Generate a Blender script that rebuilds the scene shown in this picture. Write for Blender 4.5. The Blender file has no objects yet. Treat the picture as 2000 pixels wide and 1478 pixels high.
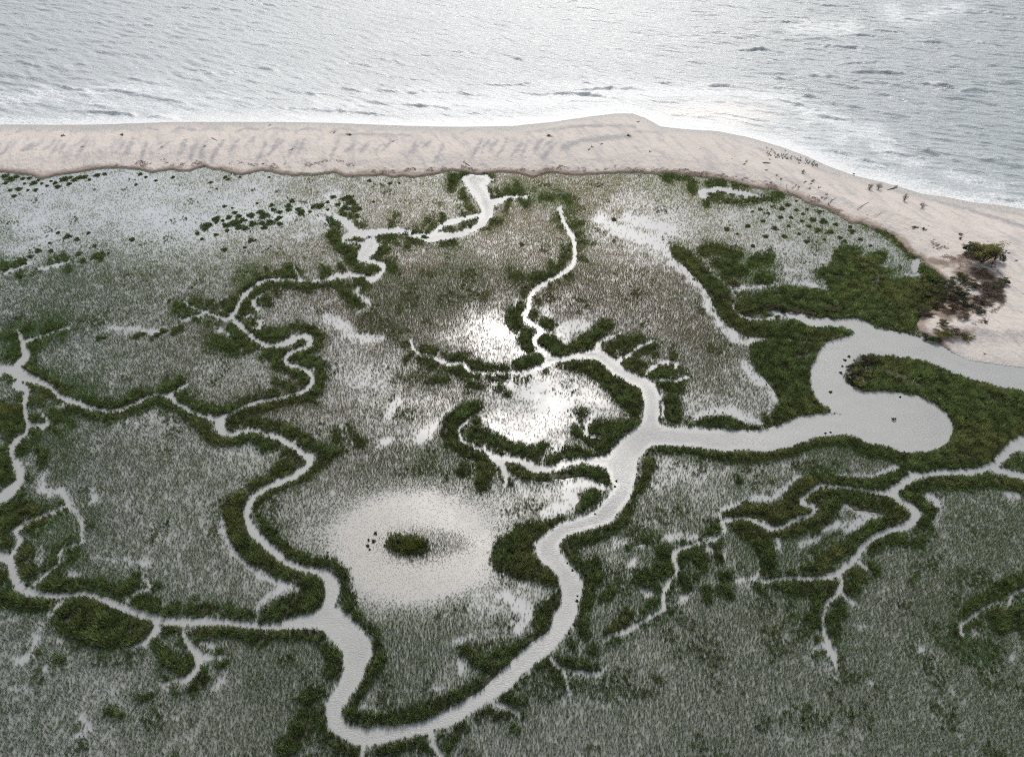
import bpy, math
import numpy as np
from mathutils import Vector
rng = np.random.default_rng(7)
S = bpy.context.scene
COL = S.collection
# ------------------------------------------------------------------ camera
CAM_H, PITCH, F = 110.0, math.radians(45.0), 1482.0     # metres, tilt below the horizon, focal length (2000 px wide frame)
cam_d = bpy.data.cameras.new('camera'); cam = bpy.data.objects.new('camera', cam_d); COL.objects.link(cam)
cam.location = (0, 0, CAM_H); cam.rotation_euler = (math.radians(90) - PITCH, 0, 0)
cam_d.sensor_width = 36; cam_d.lens = 36 * F / 2000; cam_d.clip_end = 8000; cam_d.clip_start = 1
S.camera = cam
cp, sp = math.cos(PITCH), math.sin(PITCH)
def ground(u, v):
    """survey sheet coordinates -> metres on the marsh plane"""
    x = (np.asarray(u, float) - 1000) / F; y = -(np.asarray(v, float) - 739) / F
    dy = cp + y * sp; dz = -sp + y * cp
    dz = np.minimum(dz, -0.08)
    t = CAM_H / -dz
    return x * t, dy * t
def sheet(X, Y):
    """metres on the marsh plane -> survey sheet coordinates"""
    z = -CAM_H
    d = Y * cp - z * sp; up = Y * sp + z * cp
    d = np.maximum(d, 1e-3)
    return 1000 + F * X / d, 739 - F * up / d
# ------------------------------------------------------------------ noise
def _lat(seed):
    return np.random.default_rng(seed).random((256, 256))
def vnoise(x, y, scale, seed):
    L = _lat(seed); x = x / scale + 37.3; y = y / scale + 91.7
    xi = np.floor(x).astype(int); yi = np.floor(y).astype(int); fx = x - xi; fy = y - yi
    fx = fx * fx * (3 - 2 * fx); fy = fy * fy * (3 - 2 * fy)
    a = L[yi % 256, xi % 256]; b = L[yi % 256, (xi + 1) % 256]; c = L[(yi + 1) % 256, xi % 256]; d = L[(yi + 1) % 256, (xi + 1) % 256]
    return (a * (1 - fx) + b * fx) * (1 - fy) + (c * (1 - fx) + d * fx) * fy
def fbm(x, y, scale, seed, octv=3):
    s = 0; a = 1; t = 0
    for i in range(octv):
        s = s + a * vnoise(x, y, scale / 2 ** i, seed + i); t += a; a *= .55
    return s / t
def sstep(a, b, x):
    t = np.clip((x - a) / (b - a), 0, 1); return t * t * (3 - 2 * t)
# ------------------------------------------------------------------ survey rasters (signed distance fields)
RX0, RY0, RS = -320, 190, 2.0
RW, RH = 1320, 790
def newfield(): return np.full((RH, RW), 60.0, np.float32)
def _win(x0, x1, y0, y1):
    i0 = max(0, int((x0 - RX0) / RS)); i1 = min(RW, int((x1 - RX0) / RS) + 2)
    j0 = max(0, int((y0 - RY0) / RS)); j1 = min(RH, int((y1 - RY0) / RS) + 2)
    return i0, i1, j0, j1
def seg(Fd, p, q, m=30):
    r = max(p[2], q[2])
    i0, i1, j0, j1 = _win(min(p[0], q[0]) - r - m, max(p[0], q[0]) + r + m, min(p[1], q[1]) - r - m, max(p[1], q[1]) + r + m)
    if i0 >= i1 or j0 >= j1: return
    X = RX0 + RS * np.arange(i0, i1)[None, :]; Y = RY0 + RS * np.arange(j0, j1)[:, None]
    dx, dy = q[0] - p[0], q[1] - p[1]; L = dx * dx + dy * dy + 1e-9
    t = np.clip(((X - p[0]) * dx + (Y - p[1]) * dy) / L, 0, 1)
    d = np.hypot(X - p[0] - t * dx, Y - p[1] - t * dy) - (p[2] + t * (q[2] - p[2]))
    Fd[j0:j1, i0:i1] = np.minimum(Fd[j0:j1, i0:i1], d)
def smooth_pts(P):
    """Catmull-Rom through the surveyed points"""
    P = [tuple(map(float, p)) for p in P]
    if len(P) < 3: return P
    out = []
    for i in range(len(P) - 1):
        a = P[max(0, i - 1)]; b = P[i]; c = P[i + 1]; d = P[min(len(P) - 1, i + 2)]
        n = 4
        for k in range(n):
            t = k / n
            out.append(tuple(.5 * (2 * b[j] + (c[j] - a[j]) * t + (2 * a[j] - 5 * b[j] + 4 * c[j] - d[j]) * t * t + (3 * b[j] - a[j] - 3 * c[j] + d[j]) * t ** 3) for j in range(len(b))))
    out.append(P[-1]); return out
def stroke(Fd, P, m=30):
    if len(P) == 1: seg(Fd, P[0], P[0], m); return
    Q = smooth_pts(P)
    for a, b in zip(Q[:-1], Q[1:]): seg(Fd, a, b, m)
def poly(Fd, P, m=30, smooth=True):
    if smooth:
        Q = smooth_pts([P[-1]] + list(P) + [P[0], P[1]]); Q = Q[4:-4]
    else: Q = P
    Q = np.array(Q, float)
    i0, i1, j0, j1 = _win(Q[:, 0].min() - m, Q[:, 0].max() + m, Q[:, 1].min() - m, Q[:, 1].max() + m)
    X = (RX0 + RS * np.arange(i0, i1))[None, :]; Y = (RY0 + RS * np.arange(j0, j1))[:, None]
    ins = np.zeros((j1 - j0, i1 - i0), bool); dm = np.full(ins.shape, 1e9)
    for a, b in zip(Q, np.roll(Q, -1, 0)):
        if a[1] != b[1]:
            c = ((a[1] > Y) != (b[1] > Y)) & (X < (b[0] - a[0]) * (Y - a[1]) / (b[1] - a[1]) + a[0]); ins ^= c
        dx, dy = b - a; L = dx * dx + dy * dy + 1e-9
        t = np.clip(((X - a[0]) * dx + (Y - a[1]) * dy) / L, 0, 1)
        dm = np.minimum(dm, np.hypot(X - a[0] - t * dx, Y - a[1] - t * dy))
    d = np.where(ins, -dm, dm)
    Fd[j0:j1, i0:i1] = np.minimum(Fd[j0:j1, i0:i1], d)
def look(Fd, u, v):
    x = np.clip((u - RX0) / RS, 0, RW - 1.001); y = np.clip((v - RY0) / RS, 0, RH - 1.001)
    xi = x.astype(int); yi = y.astype(int); fx = x - xi; fy = y - yi
    return (Fd[yi, xi] * (1 - fx) + Fd[yi, xi + 1] * fx) * (1 - fy) + (Fd[yi + 1, xi] * (1 - fx) + Fd[yi + 1, xi + 1] * fx) * fy
def parse(txt, n=3):
    """lines of 'x y r, x y r, ...' -> list of strokes"""
    out = []
    for ln in txt.strip().splitlines():
        ln = ln.split('#')[0].strip()
        if not ln: continue
        P = [tuple(float(c) for c in t.split()) for t in ln.split(',') if t.strip()]
        out.append(P)
    return out
# ------------------------------------------------------------------ the survey: creeks, banks, pools, tracks
RIVER = parse('''2330 758, 2150 738, 2010 722, 1950 714, 1895 706, 1860 690, 1829 667, 1800 660, 1760 652, 1710 643, 1696 632, 1680 624, 1655 622, 1640 625, 1646 640, 1668 644, 1671 650, 1660 658, 1640 661, 1620 668, 1605 680, 1595 690, 1592 705, 1585 715, 1582 735, 1583 755, 1592 775, 1605 788, 1620 800, 1640 806, 1648 812, 1635 812, 1600 809, 1560 815, 1520 832, 1500 838, 1480 842, 1450 842, 1400 840, 1350 838, 1310 835, 1290 830, 1280 815, 1260 812, 1248 832, 1214 857, 1200 875, 1187 892, 1180 900, 1184 908, 1192 935, 1203 950, 1195 962, 1173 987, 1152 1006, 1125 1014, 1087 1025, 1065 1044, 1046 1060, 1049 1079, 1057 1095, 1073 1106, 1087 1119, 1095 1141, 1099 1155, 1096 1181, 1084 1199, 1072 1235, 1036 1259, 1000 1292, 970 1322, 934 1355, 889 1379, 850 1400, 820 1413, 790 1418, 745 1422, 706 1422, 685 1418, 670 1403, 667 1388, 676 1370, 694 1340, 712 1316, 718 1292, 727 1277, 724 1250, 709 1232, 694 1217, 670 1196, 652 1184, 661 1160, 661 1136, 649 1121, 634 1114, 610 1112, 604 1120, 625 1125, 634 1139, 637 1166, 628 1187, 610 1199, 580 1205, 560 1216, 580 1227, 604 1224, 619 1223, 634 1232, 649 1247, 661 1262, 670 1277, 673 1307, 664 1331, 649 1352, 637 1373, 637 1397, 643 1421, 670 1439, 694 1452, 718 1457, 742 1449, 778 1442, 811 1434, 835 1432, 847 1424, 895 1409, 925 1388, 955 1367, 994 1345, 1018 1316, 1048 1292, 1072 1274, 1096 1247, 1114 1220, 1126 1202, 1127 1178, 1138 1154, 1136 1135, 1125 1119, 1106 1098, 1092 1073, 1092 1060, 1106 1044, 1138 1035, 1179 1025, 1200 1011, 1216 989, 1232 968, 1240 935, 1246 895, 1260 878, 1276 868, 1316 870, 1351 870, 1389 876, 1422 881, 1438 876, 1470 877, 1500 880, 1540 872, 1568 860, 1600 851, 1646 849, 1668 851, 1689 862, 1735 873, 1770 882, 1798 884, 1825 878, 1849 865, 1860 846, 1857 829, 1849 810, 1825 788, 1798 777, 1770 771, 1730 765, 1687 766, 1673 758, 1651 750, 1641 737, 1643 729, 1662 710, 1673 694, 1684 693, 1730 693, 1770 697, 1825 711, 1860 727, 1892 738, 1933 750, 2010 766, 2150 790, 2330 830''')[0]
CREEKS = parse('''
1650 632 7, 1622 631 8, 1592 630 8, 1560 619 7, 1525 612 5, 1498 608 3
1430 593 1.5, 1434 606 2.5, 1449 619 3, 1475 624 2.5, 1511 621 1.5
1268 835 15, 1272 815 14, 1272 788 14, 1269 769 15, 1260 753 13, 1233 738 10, 1203 721 12, 1179 699 10, 1160 692 8, 1130 695 6, 1098 702 5, 1073 702 9
1073 702 9, 1068 692 7, 1052 679 5, 1043 664 5, 1057 647 6, 1049 639 5, 1027 626 5, 1025 612 5, 1033 601 4.5, 1033 585 3.5, 1046 566 4, 1070 550 3.5, 1098 534 4, 1116 520 4, 1122 504 4, 1122 477 4, 1117 460 4, 1105 441 3.5, 1094 413 3, 1094 405 2
1073 702 8, 1060 715 5, 1030 727 4, 989 729 2.5, 949 729 2.5, 922 727 3, 911 718 4, 903 710 3, 881 712 4, 868 707 4, 849 699 3, 824 693 2.5, 814 688 2.5, 805 677 2.5, 804 667 2
1190 902 8, 1179 901 8, 1138 900 5, 1098 908 5, 1071 915 6, 1044 914 8, 1016 900 6, 989 895 5, 973 899 7, 952 881 5, 935 876 3, 908 862 3, 897 849 3, 899 835 2.5, 914 822 2
976 903 5, 984 916 5, 989 935 3, 985 950 1.5
632 1119 8, 611 1115 5, 589 1111 5, 562 1098 6, 530 1073 7, 508 1052 8, 492 1035 8, 484 1011 5, 484 995 7, 489 979 6, 508 962 5, 535 946 5, 568 933 5, 589 919 5, 606 906 6, 603 895 8, 589 884 5, 568 868 5, 543 854 5, 522 851 3, 503 842 4, 481 842 4, 454 849 4, 435 842 8, 430 827 9, 427 818 7
435 817 4, 460 802 2.5, 495 788 3, 535 780 3, 573 772 3, 595 764 4, 608 750 4, 610 734 4.5, 598 722 5, 576 717 4, 560 708 4.5, 562 695 4, 581 685 4, 600 677 5, 608 666 4, 600 658 6, 584 658 5, 568 666 7, 552 673 5, 530 675 4, 508 669 4, 487 653 4, 470 637 5, 454 618 5, 460 610 4, 473 585 4, 492 564 4, 516 550 3, 549 547 3, 589 550 3, 625 550 2.5, 643 545 4, 660 539 5, 684 537 4, 708 538 3, 722 546 4, 735 542 4, 749 528 4, 746 518 5, 733 511 3, 711 508 4, 706 501 8, 719 488 13, 727 477 11
712 478 4, 700 474 3, 670 474 3, 679 461 6, 703 455 7
709 458 6, 695 451 7, 671 430 6, 650 423 4, 640 415 3
700 455 6, 730 455 6, 755 451 5, 790 451 4, 814 462 4, 846 464 8, 895 458 5, 930 444 6, 951 423 9, 949 399 12, 940 378 13, 926 360 14, 925 350 14
905 350 4, 930 352 14, 960 350 3
955 396 7, 986 388 4, 1010 385 3, 1040 383 1.5
846 455 4, 877 434 4, 916 427 4, 940 420 5
573 520 2, 581 536 3, 587 547 3
354 590 1.5, 380 602 2, 406 612 2.5, 438 623 3, 450 622 3
354 626 3, 379 620 2, 398 614 2
514 574 3, 495 591 4, 505 604 5
478 619 2, 495 617 3
508 629 5, 508 639 4, 490 640 2
428 820 6, 417 818 4, 395 812 3, 373 802 4, 349 791 5, 338 777 5, 325 772 4, 306 772 2.5, 284 779 2.5, 257 793 2.5, 233 802 3, 206 804 3, 178 799 4, 151 787 5, 130 780 4, 114 772 4, 100 756 4, 81 748 6, 60 739 9, 41 731 12, 16 723 8, -20 726 8, -80 700 8, -160 710 7
335 769 3, 350 762 2.5, 363 753 2.5
30 715 5, 51 699 7, 46 675 6, 41 656 5, 35 645 3
54 666 4, 81 658 2, 100 650 2.5, 135 639 2
8 534 2, 41 523 2, 62 512 2
76 526 1.5, 108 520 2, 135 510 2
35 753 10, 54 761 6, 49 788 5, 51 810 4, 57 829 4, 54 840 4, 49 849 4, 32 862 6, 24 881 6, 32 903 7, 41 922 7, 38 941 8, 22 957 9, 8 973 9, -20 984 9, -120 990 10
57 829 3, 81 832 5, 95 824 4, 84 811 2.5
108 796 2, 125 790 2
130 989 2.5, 103 1001 3, 70 1014 3, 41 1030 3, 30 1039 4, 41 1052 4, 32 1070 3, 24 1083 5
-100 1080 12, -20 1086 9, 8 1090 8, 22 1097 9, 27 1114 9, 35 1135 10, 49 1154 8, 81 1161 5, 116 1164 5, 162 1160 4, 203 1171 6, 243 1187 7, 300 1208 8, 330 1214 7, 375 1215 6, 420 1214 6, 480 1220 6, 525 1226 5, 570 1217 10, 600 1212 11
70 1141 4, 95 1117 3.5, 116 1100 3, 116 1081 2.5, 135 1068 2, 162 1060 2
249 1173 3, 260 1160 2, 292 1146 4, 281 1122 2.5, 276 1111 2
123 1175 3, 99 1199 4
309 1226 7, 294 1244 5, 270 1262 3, 240 1268 1.5
360 1220 4, 360 1241 4, 372 1259 6, 387 1280 9, 387 1301 6, 372 1322 5, 345 1328 3.5, 315 1337 1.5
387 1283 8, 420 1283 4, 450 1283 1.5
398 1258 3, 420 1259 4
841 1430 4, 847 1454 5, 859 1472 5, 870 1500 5, 900 1560 5
709 1458 4, 706 1480 4, 690 1540 4
1075 1284 4, 1099 1307 3, 1135 1313 1.5, 1168 1316 2, 1183 1304 1.5
1099 1307 3, 1105 1325 2.5, 1114 1355 1.5
965 1375 3, 979 1379 3, 1009 1388 3, 1013 1398 1.5
2200 860 18, 2080 862 18, 2000 866 14, 1982 870 11, 1965 884 9, 1946 903 6, 1930 911 6, 1906 922 6, 1879 923 6, 1838 923 5, 1803 928 5, 1781 932 7, 1760 946 7, 1735 962 7
1938 915 5, 1973 924 6, 2003 933 7, 2100 950 7, 2250 1000 7
1733 964 5, 1703 960 3, 1662 954 2.5, 1622 949 2.5, 1600 951 3, 1578 965 3, 1565 979 4, 1576 987 4, 1589 992 5, 1587 1003 4, 1554 1014 3, 1527 1030 4, 1505 1034 5, 1498 1027 6, 1479 1019 4, 1443 1014 2.5, 1411 1019 6, 1414 1035 5, 1395 1054 3, 1362 1062 2.5, 1330 1071 3, 1316 1084 5.5, 1319 1100 5.5, 1322 1117 3, 1308 1135 4, 1295 1160 4, 1297 1179 4, 1294 1190 3, 1264 1208 2.5, 1240 1223 3, 1216 1235 4, 1186 1240 2
1743 968 6, 1770 987 7, 1787 1000 7, 1787 1011 7, 1770 1027 7, 1743 1035 5, 1716 1044 6, 1689 1062 6, 1670 1089 6, 1649 1108 6, 1630 1122 6, 1608 1129 4, 1581 1131 2.5, 1541 1129 2.5, 1500 1135 3, 1465 1132 2
1641 1120 4, 1642 1146 5, 1635 1160 4, 1616 1178 4, 1607 1197 4, 1606 1215 3, 1612 1243 5, 1615 1259 8, 1628 1279 7, 1630 1299 4
1602 1259 3, 1584 1274 2
1646 1161 4, 1666 1177 3
1676 1095 1.5, 1689 1111 2
2040 1140 2.5, 2000 1151 2.5, 1973 1166 3, 1971 1179 4, 1960 1187 3, 1945 1179 3, 1919 1187 2.5, 1899 1205 2, 1876 1220 3, 1879 1241 3
1203 708 4, 1227 694 3, 1244 680 2, 1276 666 1.5
1262 729 2, 1276 717 3, 1300 707 3, 1322 710 3, 1319 720 2
1292 742 2, 1322 743 2.5, 1343 737 2
1284 765 2, 1295 794 2, 1292 812 2
1160 686 4, 1179 664 2, 1211 653 1
1114 802 2, 1125 821 3, 1138 840 2.5, 1146 849 3, 1173 854 2, 1181 860 2
1160 813 2.5, 1147 830 3, 1146 849 3
1370 378 6, 1377 384 5
1370 376 5, 1405 370 5, 1440 376 5, 1482 385 3
1789 512 6, 1789 520 7, 1785 528 4
1768 538 2, 1795 537 2
''')
# pale tracks and openings where little or nothing grows (x y r)
TRACKS = parse('''
1170 432 10, 1200 448 12, 1245 464 12, 1290 482 11, 1305 500 8
1225 425 9, 1270 440 11, 1310 452 10
1310 512 7, 1345 541 8, 1370 565 8, 1388 605 9, 1410 640 9, 1440 663 9
960 640 10, 985 655 9
1040 775 10, 1075 790 12, 1110 800 9
1020 770 8, 1050 760 8
1366 518 1.5, 1400 545 2, 1425 562 2, 1437 590 1.5
1700 522 2, 1690 560 2, 1685 592 1.5
1713 608 2, 1728 624 2
1540 668 2.5, 1600 673 3, 1645 668 1.5
1560 700 4, 1585 694 4
1730 726 5, 1765 742 6, 1800 758 4
1948 816 1.5, 1962 808 1.5
1884 866 4, 1902 857 4
1870 890 2, 1890 896 2
1640 590 1.5, 1600 600 1.5
1760 600 1.5, 1765 640 1.5
640 396 2.5, 660 402 3, 680 412 3, 702 432 2.5
620 392 2, 640 383 2, 662 378 2
540 427 2, 570 421 2, 600 416 2, 640 414 2
625 426 2, 640 440 2, 636 455 2, 600 462 2, 570 463 1
985 870 2, 1000 852 2
1085 880 3, 1095 868 3
960 735 2, 985 748 3, 1005 765 3
1015 652 1.5, 1018 690 1.5, 1040 694 1.5
1008 585 1.5, 1006 610 1.5
1262 470 26, 1287 501 8, 1314 515 5, 1335 534 4, 1362 553 5, 1376 574 6, 1389 604 7, 1406 631 7, 1430 653 8, 1455 668 10
1452 668 6, 1498 665 3
1452 705 5, 1470 734 8, 1498 752 8, 1511 788 8, 1500 815 5
1350 826 4, 1380 808 8, 1420 805 10, 1460 820 10, 1485 830 6
1180 450 30, 1240 460 32, 1290 480 22
1170 420 14, 1220 390 18, 1290 420 20, 1330 450 18
930 625 30, 970 650 42, 1000 680 26, 985 700 16, 950 690 20
1060 610 8, 1072 618 8
1095 650 12, 1110 640 12, 1140 635 10
1095 655 5, 1105 672 5, 1110 650 5
1020 750 18, 1060 755 24, 1100 760 26, 1120 790 26, 1090 800 30, 1050 820 32, 1020 835 22
975 745 8, 1000 760 14
1140 775 20, 1170 790 14
940 815 5, 965 835 6, 1000 858 4, 1060 862 4
1075 930 5, 1110 940 8, 1150 945 10, 1180 955 8
1110 960 12, 1120 985 12, 1060 1005 8
1010 945 6, 1025 970 5
950 1110 10, 930 1190 18, 970 1180 14, 1010 1170 8, 1060 1145 5, 1020 1140 4
985 1165 12, 1030 1200 10, 1010 1230 8
900 1255 10, 870 1255 4, 925 1245 6
896 1288 4, 905 1310 5
845 1345 3, 868 1342 3.5
832 1362 2
705 1382 2, 730 1388 2.5, 755 1388 2
500 585 14, 510 610 12, 520 640 8
640 625 12, 670 640 12, 690 660 8, 740 660 5, 750 665 4
700 566 5, 698 577 6, 714 585 4, 720 601 4, 700 612 3
690 750 20, 740 755 12
780 780 6, 760 805 5, 755 815 4
690 870 2, 680 850 2, 675 835 1.5
760 860 5, 740 870 4
820 860 12, 850 830 6, 880 800 4
215 640 5, 250 645 6, 300 648 6, 320 640 3
430 650 8, 450 655 3
170 815 6, 250 820 12, 300 810 14, 350 830 10, 380 860 6, 430 885 5, 500 880 5, 540 890 8
435 1020 5, 445 1060 6, 470 1095 5, 510 1125 5, 560 1145 5, 580 1150 4
500 1190 3, 520 1170 4, 560 1150 5
90 920 4, 85 958 7, 120 962 6, 135 987 5, 152 1003 4, 162 1030 4, 162 1054 3
75 1100 5, 85 1080 6
250 985 2
185 980 4, 182 955 3
130 1120 4, 150 1125 4
290 1100 3, 180 1090 4
80 1220 4, 60 1280 6, 30 1290 4
90 1310 6
115 1250 4
20 1350 4, 60 1345 3
150 1395 3, 175 1425 6, 130 1445 3
330 1340 5
420 1345 3, 440 1320 6
345 1405 3
1290 935 26, 1340 930 24, 1380 930 14, 1420 920 5, 1500 912 5, 1570 892 5
1560 930 3, 1535 954 4, 1506 973 4, 1470 973 3, 1440 985 3, 1411 995 4, 1406 1008 4
1640 930 4, 1700 930 4, 1750 915 3
1640 1000 6, 1650 990 6, 1690 1002 6, 1720 1008 5, 1620 1030 6, 1600 1050 5, 1570 1065 8
1680 1020 10, 1650 1040 6
1815 975 8, 1830 985 8, 1835 1000 5, 1820 1025 3
1960 965 5, 1985 972 5
1390 1050 3, 1300 1050 6, 1340 1048 6
1440 1135 6, 1480 1125 5
1230 1105 6, 1240 1095 6
1200 1060 8, 1255 1065 5
1260 1155 6, 1270 1165 6
1330 1175 5, 1350 1160 4
1385 1075 5, 1415 1085 4
1520 1080 4, 1520 1050 4
1600 1240 12, 1590 1290 16, 1630 1310 12
1690 1225 6
1700 1335 6
1900 1235 5
1975 1290 5
1670 1180 5
1730 1150 3
1800 1270 6
1480 490 14, 1550 480 16, 1590 500 14, 1560 530 14, 1500 525 6, 1460 520 6
1420 560 4, 1460 565 4, 1520 556 5, 1570 556 4, 1620 560 2
1720 540 5, 1700 560 3, 1690 580 2
1440 390 16, 1500 400 14, 1420 430 14
300 420 24, 360 440 20, 420 440 20, 480 420 16, 560 425 10, 600 405 12, 620 425 8
90 420 20, 40 440 14, 100 460 12, 20 490 10, 60 500 8
60 370 8, 120 365 10, 200 350 14, 260 345 14, 300 355 10
''')
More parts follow.
